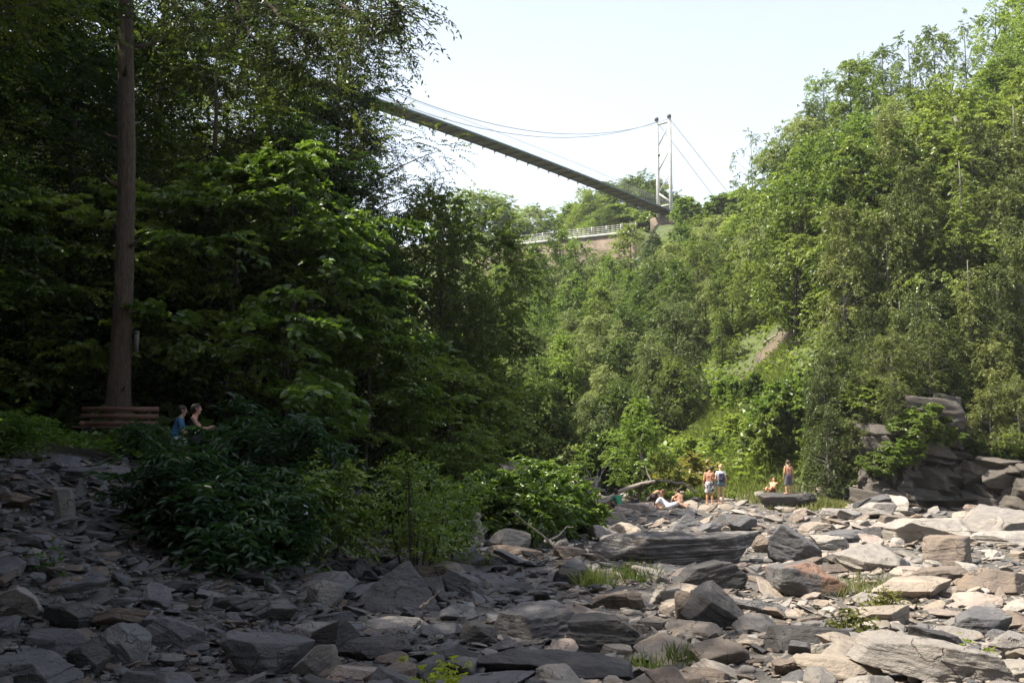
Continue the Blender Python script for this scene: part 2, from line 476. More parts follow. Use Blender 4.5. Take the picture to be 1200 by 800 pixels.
def spray(g, starts, dirs, lens, per, droop, L, W, ctint, flat=0.5, hexa=False):
    """leaves set along twigs"""
    k = len(starts)
    idx = np.repeat(np.arange(k), per)
    s = np.tile((np.arange(per) + 0.5) / per, k) + g.uniform(-.4 / per, .4 / per, k * per)
    s = np.clip(s, 0.05, 1.05)
    d = norm(dirs)[idx]
    ln = lens[idx]
    pos = starts[idx] + d * (ln * s)[:, None]
    pos[:, 2] -= droop * ln * s * s
    side = norm(np.cross(d, np.array([0, 0, 1.0]) + g.normal(0, .15, (k * per, 3))))
    sg = np.where(np.tile(np.arange(per), k) % 2 == 0, 1.0, -1.0)[:, None]
    ld = norm(d * 0.55 + side * sg * 0.8 + g.normal(0, .28, (k * per, 3)) + np.array([0, 0, -droop * 0.7]))
    nn = norm(np.array([0, 0, 1.0]) * flat * 1.6 + g.normal(0, .62, (k * per, 3)))
    sc = g.uniform(0.65, 1.2, k * per)
    tint = ctint[idx] + g.normal(0, .2, k * per)
    return (pos, ld, nn, L * sc, W * sc, tint, hexa)

def envelope(shape, t):
    if shape == 'round': return np.sqrt(np.clip(1 - (2 * t - 1) ** 2, 0, 1)) ** 0.8
    if shape == 'oval': return np.sin(np.pi * np.clip(t, 0, 1) ** 0.75) ** 0.7
    if shape == 'cone': return np.clip(1.02 - t, 0.03, 1) ** 0.85
    if shape == 'column': return np.clip(np.sin(np.pi * np.clip(0.12 + t * 0.86, 0, 1)), 0.08, 1) ** 0.6
    if shape == 'vase': return np.clip(0.35 + 0.9 * t, 0, 1) * np.sqrt(np.clip(1 - t ** 4, 0, 1))
    return np.ones_like(t)

def make_tree(seed, H, base, rad, shape, ncl, twigs, per, L, W, clr=0.9, droop=0.25, trunk_r=0.2, wander=0.35, zflat=0.5, shell=0.55,
              limb_up=0.5, hexa=False, limb_r=0.035, nside=7, limbs=True, lobes=0.3, flat=.6):
    g = np.random.default_rng(seed)
    tz = np.linspace(0, 1, 12)
    wx = np.cumsum(g.normal(0, wander / 6, 12)); wy = np.cumsum(g.normal(0, wander / 6, 12))
    wx -= wx[0]; wy -= wy[0]
    top = H * 0.96
    path = np.stack([wx, wy, tz * top], 1)
    tr = trunk_r * (1 - 0.9 * tz) ** 0.8; tr[0] *= 1.35
    path = np.vstack([[path[0][0], path[0][1], -0.6], path]); tr = np.concatenate([[tr[0]], tr])
    tb = MB(); tb.tube(path, tr, nside + 3)
    def trunk_at(z):
        return np.stack([np.interp(z, path[:, 2], path[:, 0]), np.interp(z, path[:, 2], path[:, 1]), z], -1)
    t = g.uniform(0, 1, ncl)
    if shape == 'cone': t = 1 - np.sqrt(g.uniform(0, 1, ncl)) * 0.99
    az = g.uniform(0, 2 * math.pi, ncl)
    lob = 1 + lobes * np.sin(az * 2 + g.uniform(0, 6) + t * 5) + lobes * .6 * np.sin(az * 3 + t * 9 + g.uniform(0, 6))
    rr = envelope(shape, t) * rad * lob * (shell + (1 - shell) * g.uniform(0, 1, ncl) ** 0.6) * np.where(g.uniform(0, 1, ncl) < 0.25, g.uniform(.25, .8, ncl), 1)
    zc = base + t * (H - base)
    C = trunk_at(zc) + np.stack([np.cos(az) * rr, np.sin(az) * rr, g.normal(0, .2, ncl)], 1)
    outw = np.stack([np.cos(az), np.sin(az), np.full(ncl, 0.25 - droop * 0.5)], 1)
    if limbs:
        for i in range(ncl):
            z0 = max(base * 0.75, zc[i] - rr[i] * limb_up - 0.2)
            a = trunk_at(np.array([min(z0, top * .97)]))[0]; b = C[i]
            mid = (a + b) / 2 + np.array([0, 0, 0.12 * rr[i]]) + g.normal(0, .06 * rr[i] + .02, 3)
            s = np.linspace(0, 1, 5)[:, None]
            pts = a * (1 - s) ** 2 + 2 * mid * s * (1 - s) + b * s ** 2
            r0 = limb_r * (0.5 + rr[i] / max(rad, .1)) * (1.2 - 0.8 * t[i]) * (trunk_r / 0.2)
            tb.tube(pts, np.linspace(r0, r0 * 0.2, 5), 4, False)
    cl_t = g.uniform(0.2, 0.8, ncl)
    ci = np.repeat(np.arange(ncl), twigs)
    k = len(ci)
    cr = clr * g.uniform(.6, 1.15, ncl)
    off = g.normal(0, .33, (k, 3)) * cr[ci][:, None]; off[:, 2] *= zflat
    st = C[ci] + off
    dd = norm(outw[ci] * 0.55 + norm(off + 1e-6) * 0.7 + g.normal(0, .45, (k, 3)))
    dd[:, 2] *= zflat
    dd = norm(dd)
    ln = cr[ci] * g.uniform(.5, 1.05, k)
    part = spray(g, st, dd, ln, per, droop, L, W, cl_t[ci], flat=flat, hexa=hexa)
    return tb, part, (H, rad)

PROTO = {}
def proto(name, leafmat, barkmat, **kw):
    tb, part, info = make_tree(**kw)
    PROTO[name] = (tb.mesh('trunk_' + name, barkmat, True), leaves_mesh('crown_' + name, [part], leafmat), info)

# near forest on the left bank
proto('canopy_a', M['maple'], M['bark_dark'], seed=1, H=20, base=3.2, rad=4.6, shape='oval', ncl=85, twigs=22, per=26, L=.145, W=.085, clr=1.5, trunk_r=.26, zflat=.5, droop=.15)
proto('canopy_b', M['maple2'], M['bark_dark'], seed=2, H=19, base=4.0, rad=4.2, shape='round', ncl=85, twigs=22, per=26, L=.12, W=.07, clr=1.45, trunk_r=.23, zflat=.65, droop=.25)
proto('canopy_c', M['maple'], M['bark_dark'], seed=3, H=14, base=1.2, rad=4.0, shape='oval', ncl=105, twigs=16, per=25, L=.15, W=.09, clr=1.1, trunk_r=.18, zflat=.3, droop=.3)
proto('canopy_d', M['ash'], M['bark_dark'], seed=4, H=13, base=1.0, rad=4.4, shape='round', ncl=110, twigs=16, per=24, L=.15, W=.06, clr=1.1, trunk_r=.2, zflat=.45, droop=.4)
M['dome'] = leaf_mat('dome_leaf', (0.05, 0.078, 0.018), (0.135, 0.175, 0.04), gloss=0.03)
proto('canopy_e', M['dome'], M['bark_dark'], seed=44, H=11, base=.6, rad=4.3, shape='round', ncl=165, twigs=17, per=28, L=.165, W=.09, clr=1.2, trunk_r=.2, zflat=.75, droop=.2, flat=.4)
proto('understory', M['sapling'], M['bark_dark'], seed=5, H=6.5, base=0.5, rad=2.6, shape='oval', ncl=60, twigs=12, per=18, L=.17, W=.1, clr=.8, trunk_r=.08, zflat=.25, droop=.25, hexa=True)
# slope trees
def far(name, mat, bark, seed, H, base, rad, shape, ncl, **kw):
    a = dict(twigs=13, per=17, L=.215, W=.125, clr=1.0, trunk_r=.17, zflat=.75, droop=.3, flat=.3); a.update(kw)
    proto(name, mat, bark, seed=seed, H=H, base=base, rad=rad, shape=shape, ncl=ncl, **a)
far('green_a', M['far_green'], M['bark_dark'], 11, 12, 1.2, 3.6, 'oval', 95)
far('green_b', M['far_green'], M['bark_dark'], 12, 11, 0.8, 3.9, 'round', 100)
far('green_c', M['far_green'], M['bark_dark'], 13, 13, 2.0, 3.2, 'oval', 85, zflat=.4)
far('grey_a', M['far_grey'], M['bark_dark'], 14, 11, 0.6, 3.7, 'round', 105, L=.24, W=.085, droop=.55)
far('grey_b', M['far_grey'], M['bark_dark'], 15, 13, 1.0, 3.5, 'oval', 100, L=.24, W=.085, droop=.55)
far('lime_a', M['far_lime'], M['bark_dark'], 16, 11, 0.8, 3.4, 'oval', 85)
far('lime_b', M['far_lime'], M['bark_dark'], 17, 12, 1.5, 3.3, 'vase', 80)
far('dark_a', M['far_dark'], M['bark_dark'], 18, 12, 1.0, 3.3, 'oval', 95)
far('tall_a', M['far_green'], M['bark_dark'], 19, 17, 5.0, 3.6, 'vase', 75, trunk_r=.2)
far('airy_a', M['far_green'], M['bark_dark'], 20, 16, 6.5, 3.4, 'round', 46, trunk_r=.17, twigs=9, per=12)
far('gold_a', M['gold'], M['bark_dark'], 21, 9, 1.0, 2.5, 'oval', 40, L=.26, W=.16)
far('cedar_a', M['cedar'], M['bark_grey'], 22, 13, 0.5, 2.5, 'column', 150, L=.2, W=.07, clr=.65, twigs=12, per=14, zflat=.8, droop=.5, limb_up=.2, trunk_r=.16)
far('cedar_b', M['cedar'], M['bark_grey'], 23, 14, 0.5, 2.8, 'cone', 160, L=.2, W=.07, clr=.7, twigs=12, per=14, zflat=.7, droop=.55, limb_up=.1, trunk_r=.17)
far('cedar_c', M['cedar'], M['bark_grey'], 24, 11, 0.2, 2.6, 'column', 150, L=.2, W=.07, clr=.7, twigs=12, per=14, zflat=.8, droop=.6, limb_up=.1, trunk_r=.15)
far('spruce', M['far_dark'], M['bark_dark'], 25, 11, 0.4, 1.9, 'cone', 120, L=.25, W=.08, clr=.5, twigs=9, per=9, zflat=.35, droop=.4, limb_up=-.1, trunk_r=.13, lobes=.1)
far('low_shrub', M['far_green'], M['bark_dark'], 26, 3.2, 0.1, 1.9, 'round', 45, L=.26, W=.15, clr=.55, trunk_r=.05)
far('low_shrub_lime', M['far_lime'], M['bark_dark'], 27, 3.0, 0.1, 1.8, 'round', 45, L=.26, W=.15, clr=.55, trunk_r=.05)

KIND = {'canopy_a': 'tall dark-leaved forest tree', 'canopy_b': 'tall small-leaved forest tree', 'canopy_c': 'broad layered forest tree', 'canopy_d': 'drooping ash-like forest tree',
        'understory': 'young layered sapling', 'green_a': 'mid-green oval tree', 'green_b': 'mid-green round tree', 'green_c': 'mid-green slender tree', 'grey_a': 'grey-green willowy round tree',
        'grey_b': 'grey-green willowy tall tree', 'lime_a': 'fresh light-green tree', 'lime_b': 'fresh light-green spreading tree', 'dark_a': 'dark green dense tree',
        'tall_a': 'tall bare-stemmed tree', 'airy_a': 'thin airy-crowned tree', 'gold_a': 'small yellow-green tree', 'cedar_a': 'olive columnar cedar', 'cedar_b': 'olive conical cedar',
        'cedar_c': 'olive shaggy cedar', 'spruce': 'dark pointed spruce', 'low_shrub': 'low round green shrub', 'low_shrub_lime': 'low round light-green shrub'}
CATN = lambda k: 'shrub' if 'shrub' in k else ('sapling' if k == 'understory' else 'tree')
NAMEN = lambda k: {'c': 'cedar_tree', 's': 'spruce_tree'}.get('c' if k.startswith('cedar') else ('s' if k == 'spruce' else ''), 'shrub' if 'shrub' in k else ('sapling' if k == 'understory' else 'broadleaf_tree'))
PLANTED = []   # (obj, kind, zone, group, px)

def tree_xyz(kind, x, y, h, zone, group, wide=1.0, label=None, rz=None, sink=0.15, lean=(0, 0)):
    tm, cm, (H, rad) = PROTO[kind]
    s = h / H
    z = hz(x, y) - sink
    e = empty(NAMEN(kind), (x, y, z), rz if rz is not None else random.uniform(0, 6.28))
    e.rotation_euler[0], e.rotation_euler[1] = lean
    e.scale = (s * wide, s * wide, s)
    link('trunk', tm, e); link('crown', cm, e)
    tag(e, label, CATN(kind), group)
    px = project((x, y, z + h * .6))[0]
    PLANTED.append([e, kind, zone, label, px])
    return e

def tree(kind, px, Y, top, zone, group, **kw):
    x = (px - 600) / F * Y * 1.0
    zt = at(px, top, Y)[2]
    g = hz(x, Y)
    h = max(zt - g, 2.2)
    return tree_xyz(kind, x, Y, h, zone, group, **kw)

jit = lambda a: random.uniform(-a, a)
G_SLOPE = 'trees on the far slope'
G_RIGHT = 'trees on the steep right bank'
G_LEFT = 'trees of the dark wood on the left bank'
G_PLAT = 'trees on the plateau by the road'

def slope_tree(kind, px, top, h, zone, group, label=None, ymin=48.0, ymax=146.0, **kw):
    """a tree of height h that stands where the slope puts its top at that height of the view"""
    Y = np.arange(ymin, ymax, 0.5)
    h_ = h * 1.06 + .3
    d0 = at(px, top, 1.0) - EYE
    x = d0[0] * Y
    zt = EYE[2] + d0[2] * Y
    d = height(x, Y) + h_ - zt
    hit = np.nonzero(d >= 0)[0]
    i = hit[0] if len(hit) else int(np.argmax(d))
    return tree_xyz(kind, x[i], Y[i], h, zone, group, label=label, **kw)

def tier(pxs, tops, kinds, hs, zone, group, jx=9, jt=9, wide=(0.75, 0.98), **kw):
    for i, px in enumerate(pxs):
        p_ = px + jit(jx)
        k = kinds[i % len(kinds)]
        slope_tree(k, p_, np.interp(p_, *tops) + jit(jt), random.uniform(*hs), zone, group, wide=random.uniform(*wide), **kw)

# --- slope below the bridge end and the road wall, from the top down
tier(range(566, 640, 22), ([566, 640], [262, 282]), ['lime_a', 'green_a', 'grey_b'], (7, 9), 'right below the retaining wall', G_SLOPE, jt=4)
slope_tree('lime_a', 655, 262, 10, '', G_SLOPE, label='fresh light-green tree overlapping the retaining wall and its railing')
slope_tree('lime_b', 678, 272, 9.5, '', G_SLOPE, label='light-green tree with a spreading top covering the middle of the retaining wall')
slope_tree('green_a', 738, 256, 9.0, '', G_SLOPE, label='mid-green tree between the retaining wall and the bridge end')
tier([706, 722], ([700, 730], [296, 292]), ['green_b', 'lime_a'], (7, 8), 'right below the retaining wall', G_SLOPE, jt=3)
slope_tree('dark_a', 766, 266, 7.5, '', G_SLOPE, label='dark green dense tree under the end of the bridge deck', wide=.8)
tier(range(806, 905, 20), ([786, 830, 905], [262, 246, 232]), ['lime_a', 'green_b', 'grey_a', 'lime_a', 'green_a'], (6, 8), 'on the rim just right of the bridge tower', G_SLOPE, jt=5, wide=(1.0, 1.2))
tier(range(562, 800, 23), ([570, 650, 720, 800], [300, 318, 325, 285]), ['grey_b', 'lime_a', 'green_b', 'green_a', 'grey_a', 'lime_a', 'green_c'], (7.5, 9), 'high on the slope below the road wall', G_SLOPE)
tier(range(786, 905, 25), ([780, 905], [284, 262]), ['grey_a', 'green_b', 'grey_b', 'green_a'], (6, 7.5), 'high on the slope below the tower', G_SLOPE, ymin=84)
tier(range(558, 800, 25), ([560, 700, 800], [332, 350, 330]), ['green_a', 'grey_a', 'green_b', 'lime_a', 'grey_b'], (7, 8.5), 'half-way up the slope below the road wall', G_SLOPE)
tier(range(795, 880, 28), ([795, 900], [318, 300]), ['green_b', 'grey_a', 'green_a', 'green_b'], (5, 6.5), 'half-way up the slope below the tower', G_SLOPE, ymin=74)
tier(range(556, 765, 25), ([556, 700, 790], [366, 388, 375]), ['grey_a', 'green_c', 'grey_b', 'green_b', 'lime_a', 'green_a'], (6, 7.8), 'in the lower half of the far slope', G_SLOPE, ymin=60)
tier([812, 846, 870], ([800, 870], [352, 345]), ['green_b', 'green_a', 'grey_a'], (3.8, 4.8), 'above the grassy clearing', G_SLOPE, ymin=66)
tier(range(552, 745, 25), ([552, 740], [402, 425]), ['grey_b', 'green_b', 'grey_a', 'green_a', 'dark_a', 'grey_a'], (5.2, 6.8), 'low on the slope beyond the bright bush', G_SLOPE, ymin=60)
tier([752, 780, 800], ([740, 840], [412, 400]), ['dark_a', 'green_b', 'green_b'], (4.5, 5.5), 'at the upper edge of the clearing', G_SLOPE, ymin=60)
tier(range(548, 735, 27), ([548, 735], [448, 470]), ['grey_a', 'dark_a', 'grey_b', 'green_b', 'dark_a'], (4.2, 5.5), 'at the slope foot beyond the bright bush', G_SLOPE, ymin=59)
slope_tree('lime_a', 748, 478, 5.0, '', G_SLOPE, label='small pale-green tree standing alone at the left edge of the clearing')

tier(range(808, 905, 17), ([780, 830, 905], [250, 238, 226]), ['low_shrub_lime', 'low_shrub', 'low_shrub_lime', 'low_shrub'], (3, 4), 'along the rim behind the bridge tower', G_SLOPE, jt=3, wide=(1.1, 1.4), ymin=142, ymax=165)
# --- plateau
def row(pxs, Y, top, kinds, zone, group, jx=8, jy=2.5, jt=12, wide=(0.9, 1.15)):
    for i, px in enumerate(pxs):
        t = np.interp(px, *top) if isinstance(top, tuple) else top
        tree(kinds[i % len(kinds)] if isinstance(kinds, (list, tuple)) else kinds, px + jit(jx), Y + jit(jy), t + jit(jt), zone, group, wide=random.uniform(*wide))
row(range(556, 700, 20), 185, ([556, 600, 650, 700], [228, 242, 244, 240]), ['green_b', 'lime_a', 'green_a', 'grey_a', 'lime_b'], 'behind the road railing', G_PLAT, jt=4, wide=(1.2, 1.5))
row([708, 722, 738, 752, 766, 782], 176, ([708, 730, 760, 782], [226, 208, 206, 228]), ['green_b', 'green_a', 'green_b', 'grey_a', 'green_a', 'green_b'], 'behind the white bridge tower', G_PLAT, jt=4, wide=(1.1, 1.3))
row([700, 716, 734, 752, 770], 163, ([700, 770], [246, 242]), ['lime_a', 'green_b', 'low_shrub', 'lime_a', 'low_shrub'], 'low behind the railing near the bridge end', G_PLAT, jt=3, wide=(1.2, 1.4))
tree('spruce', 866, 168, 204, '', G_PLAT, label='tallest dark pointed spruce on the skyline right of the bridge tower', wide=.75)
tree('spruce', 850, 175, 220, '', G_PLAT, label='small dark spruce on the skyline beside the taller one')
tree('spruce', 843, 178, 222, '', G_PLAT, label='tiny dark spruce on the skyline, farthest from the tall one')

# --- steep right bank, from the skyline down
tier([922, 936, 952, 970, 992, 1016, 1042], ([915, 935, 962, 1000, 1050], [160, 135, 72, 60, 42]), ['green_b', 'grey_a', 'grey_b', 'lime_b', 'green_c', 'lime_a', 'tall_a'], (10, 13), 'along the skyline of the right bank', G_RIGHT, jt=6, wide=(.6, .85))
tier([1070, 1098, 1128, 1160, 1190, 1220], ([1070, 1220], [28, -50]), ['airy_a', 'tall_a', 'airy_a', 'lime_b', 'lime_a', 'lime_b'], (13, 16), 'along the highest skyline of the right bank', G_RIGHT, jt=8, wide=(.6, .85))
slope_tree('airy_a', 881, 142, 13, '', G_RIGHT, label='thin airy tree leaning out at the outer end of the right bank skyline', wide=.6)
tier(range(918, 1235, 30), ([915, 950, 1040, 1120, 1225], [205, 155, 100, 85, 40]), ['green_b', 'lime_b', 'green_a', 'lime_a', 'grey_b', 'green_b', 'green_a', 'cedar_b', 'lime_a', 'cedar_a'], (10, 13), 'in the top tier of the right bank', G_RIGHT)
tier(range(950, 1235, 29), ([915, 960, 1040, 1120, 1225], [245, 200, 150, 130, 95]), ['green_a', 'green_b', 'lime_a', 'cedar_b', 'cedar_a', 'green_b', 'cedar_b', 'cedar_a', 'cedar_c'], (9.5, 13), 'in the upper tier of the right bank', G_RIGHT, ymin=66, ymax=110)
tier(range(992, 1235, 28), ([950, 1000, 1100, 1225], [270, 245, 190, 150]), ['green_c', 'green_b', 'cedar_a', 'cedar_b', 'green_a', 'cedar_a', 'cedar_c', 'cedar_b', 'cedar_a'], (11, 14), 'in the middle tier of the right bank', G_RIGHT, ymin=58, ymax=90)
tier(range(984, 1235, 29), ([955, 1050, 1225], [320, 280, 215]), ['cedar_a', 'cedar_b', 'cedar_c', 'cedar_a', 'green_b', 'cedar_b', 'cedar_a', 'cedar_c'], (9, 12), 'in the lower tier of the right bank', G_RIGHT, ymin=53, ymax=80)
tier(range(985, 1235, 30), ([960, 1050, 1225], [385, 340, 290]), ['cedar_c', 'cedar_a', 'cedar_b', 'cedar_c', 'cedar_a', 'cedar_b', 'cedar_a', 'cedar_c', 'cedar_b'], (7, 9.5), 'on the cliff above the river rocks', G_RIGHT, ymin=47.5, ymax=70)
tier(range(968, 1235, 34), ([955, 1050, 1225], [440, 405, 385]), ['cedar_c', 'cedar_a', 'cedar_c', 'cedar_b'], (5, 6.5), 'on the lip of the river cliff', G_RIGHT, ymin=46.5, ymax=60)
slope_tree('gold_a', 934, 282, 5.2, '', G_RIGHT, label='yellow-green young tree catching the sun beside the bare scar', wide=1.0, ymin=68, ymax=95)
slope_tree('gold_a', 1142, 200, 5, '', G_RIGHT, label='yellow-green young tree between the cedars of the right bank', wide=.9, ymax=62)
for (px_, Y_, h_, k_, lb) in [(1004, 45.9, 4.6, 'cedar_c', 'lowest shaggy cedar rooted on the outer end of the tall cliff'), (1046, 45.4, 4.4, 'cedar_c', 'shaggy cedar leaning over the middle of the tall cliff'), (1090, 45.5, 4.6, 'cedar_a', 'cedar overhanging the cliff next to the dark cleft'), (1158, 44.6, 4.2, 'cedar_c', 'shaggy cedar hanging over the low rock wall'), (1192, 44.2, 4.4, 'cedar_c', 'last shaggy cedar over the low rock wall at the edge of the view'),
                              (1012, 46.8, 1.7, 'low_shrub', 'green shrub on the outer end of the tall bedded cliff'), (1040, 46.2, 1.5, 'low_shrub_lime', 'light-green shrub on top of the tall bedded cliff'), (1078, 46.4, 1.8, 'low_shrub', 'green shrub overhanging the highest part of the cliff'), (1100, 47.4, 1.6, 'low_shrub', 'green shrub at the edge of the dark cleft'),
                              (1150, 45.4, 1.5, 'low_shrub', 'green shrub on the end of the low overgrown rock wall'), (1176, 44.8, 1.7, 'low_shrub_lime', 'light-green shrub on the low overgrown rock wall'), (1204, 44.4, 1.6, 'low_shrub', 'green shrub on the low rock wall at the edge of the view')]:
    tree_xyz(k_, (px_ - 600) / F * Y_, Y_, h_, '', 'shrubs and cedars on the cliff top', label=lb, wide=1.2 if 'shrub' in k_ else 1.0, sink={'t': -3.6, 'l': -1.2}['t' if px_ < 1120 else 'l'] if px_ > 1010 else -.5)
tier([802, 836, 866, 886], ([800, 890], [500, 488]), ['low_shrub_lime', 'low_shrub', 'low_shrub_lime', 'low_shrub'], (.9, 1.3), 'scattered on the grassy clearing', G_SLOPE, jt=16, jx=6, ymin=51, ymax=66)
tier([850, 888], ([840, 895], [444, 440]), ['low_shrub_lime', 'low_shrub', 'low_shrub_lime'], (1.5, 2.2), 'at the top of the grassy clearing', G_SLOPE, jt=8, jx=5, ymin=58, ymax=72)
# shrubs at the foot
tier([915, 938, 962, 988], ([905, 985], [500, 488]), ['low_shrub', 'low_shrub_lime', 'low_shrub', 'low_shrub'], (2.8, 3.6), 'on the bank behind the lone standing person', G_RIGHT, jt=4, jx=3, ymin=51)
tier([905, 925, 945], ([862, 950], [478, 462]), ['low_shrub', 'low_shrub_lime', 'low_shrub'], (2.0, 2.6), 'on the right edge of the clearing', G_RIGHT, jt=6, jx=3, ymin=53)
tier([700, 722], ([700, 722], [505, 500]), ['low_shrub', 'low_shrub_lime'], (2.6, 3.2), 'at the left foot of the grassy clearing', G_SLOPE, jt=5, jx=3, ymin=54)

# nothing tall stands on the clearing or in front of the bare scar
for it in list(PLANTED):
    b_ = project(np.array(it[0].location))
    if 868 < b_[0] < 948 and 402 < b_[1] < 478 and 55 < it[0].location.y < 80 and 'shrub' not in it[1]:
        for ch in list(it[0].children): bpy.data.objects.remove(ch)
        bpy.data.objects.remove(it[0]); PLANTED.remove(it)
# --- wood on the left bank
for (x, y, k, h, w) in [(-12.8, 28, 'canopy_a', 11.5, 1), (-16, 25, 'canopy_b', 20, 1), (-10, 31.5, 'canopy_b', 14, 1.05), (-7.2, 31, 'canopy_c', 11, 1), (-13.5, 33, 'canopy_a', 21, 1), (-18, 31, 'canopy_a', 20, 1.1),
                        (-21, 36, 'canopy_b', 20, 1.1), (-9.5, 37, 'canopy_a', 20, 1), (-14.5, 40, 'canopy_b', 21, 1.1), (-6.8, 36, 'canopy_b', 17, .85), (-5.7, 34.5, 'canopy_a', 14.2, .52), (-20, 43, 'canopy_a', 20, 1.1), (-10, 44, 'canopy_a', 17, 1),
                        (-15, 50, 'canopy_b', 18, 1.1), (-26, 48, 'canopy_a', 20, 1.2), (-21, 55, 'canopy_b', 18, 1.2), (-11, 55, 'canopy_a', 15, 1.1), (-27, 40, 'canopy_a', 19, 1.2), (-17, 62, 'canopy_a', 17, 1.2), (-25, 66, 'canopy_b', 17, 1.3), (-10, 64, 'canopy_b', 12, 1.2)]:
    tree_xyz(k, x + jit(.4), y + jit(.5), h, 'of the dark wood behind the bench', G_LEFT, wide=w)
tree_xyz('canopy_e', -2.9, 40, 11.2, '', G_LEFT, label='rounded domed tree at the outer edge of the dark wood against the sky', wide=.86)
tree_xyz('canopy_e', -2.1, 46, 8.8, '', G_LEFT, label='drooping tree beside the domed one, reaching over the gorge', wide=.72)
tree_xyz('canopy_c', -4.5, 33, 8.0, '', G_LEFT, label='lower layered tree in shade between the wood edge and the airy bush', wide=.8)
for (x, y, k, h) in [(-6.1, 26.6, 'understory', 9.0), (-7.8, 27.0, 'understory', 8.4), (-4.2, 29, 'understory', 5.5), (-10.8, 26.5, 'understory', 7.4), (-13.6, 24.5, 'understory', 7.0), (-3.0, 31, 'understory', 4.8), (-2.2, 36, 'understory', 5.0), (-16.5, 26.5, 'understory', 6.5), (-11.5, 29.5, 'understory', 5.0), (-14.5, 29, 'understory', 5.5), (-1.0, 39, 'understory', 5.2)]:
    tree_xyz(k, x, y, h, 'along the front of the dark wood', 'saplings along the front of the wood', wide=1.0)
# trees beside and behind the viewpoint, outside the frame: left rows shade the near river bed, rear and low ones added to block sky light
for (x, y, k, h) in [(-11.0, 17, 'canopy_a', 14.5), (-10.2, 11.5, 'canopy_b', 14), (-10.0, 6.5, 'canopy_a', 14), (-10, 1.5, 'canopy_b', 14), (-10.5, -3.5, 'canopy_a', 16), (-15, 19, 'canopy_b', 21), (-14.5, 14, 'canopy_a', 21), (-14.5, 8.5, 'canopy_b', 21), (-14.5, 3, 'canopy_a', 21), (-19, 24, 'canopy_a', 21), (-20, 16, 'canopy_b', 21), (-19, 9, 'canopy_a', 21), (-7.3, 3.6, 'canopy_c', 8.5), (-7.6, 8.2, 'canopy_c', 8), (1.5, -6, 'canopy_c', 13), (-4, -5.5, 'canopy_c', 12), (6.5, -7, 'canopy_c', 12), (-7.5, -8, 'canopy_a', 21), (-1.5, -9.5, 'canopy_b', 21), (4.5, -11, 'canopy_a', 20), (-5, -14, 'canopy_b', 22), (10, -9, 'canopy_b', 19), (15, -5, 'canopy_a', 18)]:
    tree_xyz(k, x, y, h, 'unseen around the viewpoint, shading the near bed', 'trees on the near left bank', wide=1.0)

# ------------------------------------------------------------------ rocks
_ICO = {}
def ico(level):
    if level not in _ICO:
        bm = bmesh.new(); bmesh.ops.create_icosphere(bm, subdivisions=level, radius=1)
        v = np.array([x.co[:] for x in bm.verts]); f = np.array([[q.index for q in x.verts] for x in bm.faces]); bm.free()
        _ICO[level] = (norm(v), f)
    return _ICO[level]

def rock_verts(seed, kind, L, D, H, level=4):
    g = np.random.default_rng(seed)
    u, f = ico(level)
    pl = []
    def add(n, d): pl.append((np.asarray(n, float) / np.linalg.norm(n), d))
    if kind in ('slab', 'wedge', 'block', 'peak'):
        tilt = {'slab': .13, 'wedge': .55, 'block': .2, 'peak': .2}[kind]
        a0 = g.uniform(0, 6.28)
        add([math.cos(a0) * tilt, math.sin(a0) * tilt * .6, 1], .8 if kind != 'wedge' else .6)
        add([g.normal(0, .08), g.normal(0, .08), -1], .8)
        k = {'slab': g.integers(5, 8), 'wedge': 5, 'block': 4, 'peak': 4}[kind]
        for i in range(k):
            a = a0 + (i + g.uniform(-.28, .28)) * 6.283 / k
            add([math.cos(a), math.sin(a), g.normal(0, .3) if kind != 'peak' else g.uniform(.45, .95)], g.uniform(.72, 1.0) if kind != 'peak' else .42)
        for i in range(g.integers(2, 5)):
            a = g.uniform(0, 6.28)
            add([math.cos(a), math.sin(a), g.uniform(.3, 1.1)], g.uniform(.85, 1.0))
        pw = g.uniform(90, 200)
    else:
        for i in range(13):
            add(g.normal(0, 1, 3) + 1e-3, g.uniform(.75, 1.0))
        add([g.normal(0, .2), g.normal(0, .2), 1], .75); add([0, 0, -1], .75)
        pw = g.uniform(40, 80)
    acc = 0
    for n, d in pl: acc = acc + np.maximum(0, u @ n / d) ** pw
    P = u * np.minimum(acc ** (-1 / pw), 1.5)[:, None]
    P[:, :2] *= 1.0
    mn, mx = P.min(0), P.max(0)
    P = (P - (mn + mx) / 2) / ((mx - mn) / 2)
    dim = np.array([L, D, H]) / 2
    P = P * dim
    m = min(L, D, H * 1.6)
    off = g.uniform(-50, 50, 3)
    nn = norm(P / dim ** 2)
    d1 = fbm((P + off) * (1.6 / m), seed, 3) * .026 * m
    d2 = fbm((P * [1, 1, 2.5] + off) * (6 / m), seed + 5, 3) * .014 * m
    # layered edges, as slate breaks
    band = P[:, 2] / max(H, .05) * g.uniform(5, 9) + vnoise(P * 2 / m + off, seed + 9) * .8
    led = _hash(np.floor(band).astype(np.int64), np.zeros(len(P), np.int64), np.zeros(len(P), np.int64), seed)
    side = 1 - np.abs(nn[:, 2])
    P = P + nn * (d1 + d2)[:, None]
    P[:, :2] *= (1 + (led * (.05 if kind != 'boulder' else .025) * side))[:, None]
    return P, f

def rock_mesh(name, seed, kind, L, D, H, mat, level=4):
    P, f = rock_verts(seed, kind, L, D, H, level)
    return mesh_np(name, P, None, f, mat, True)

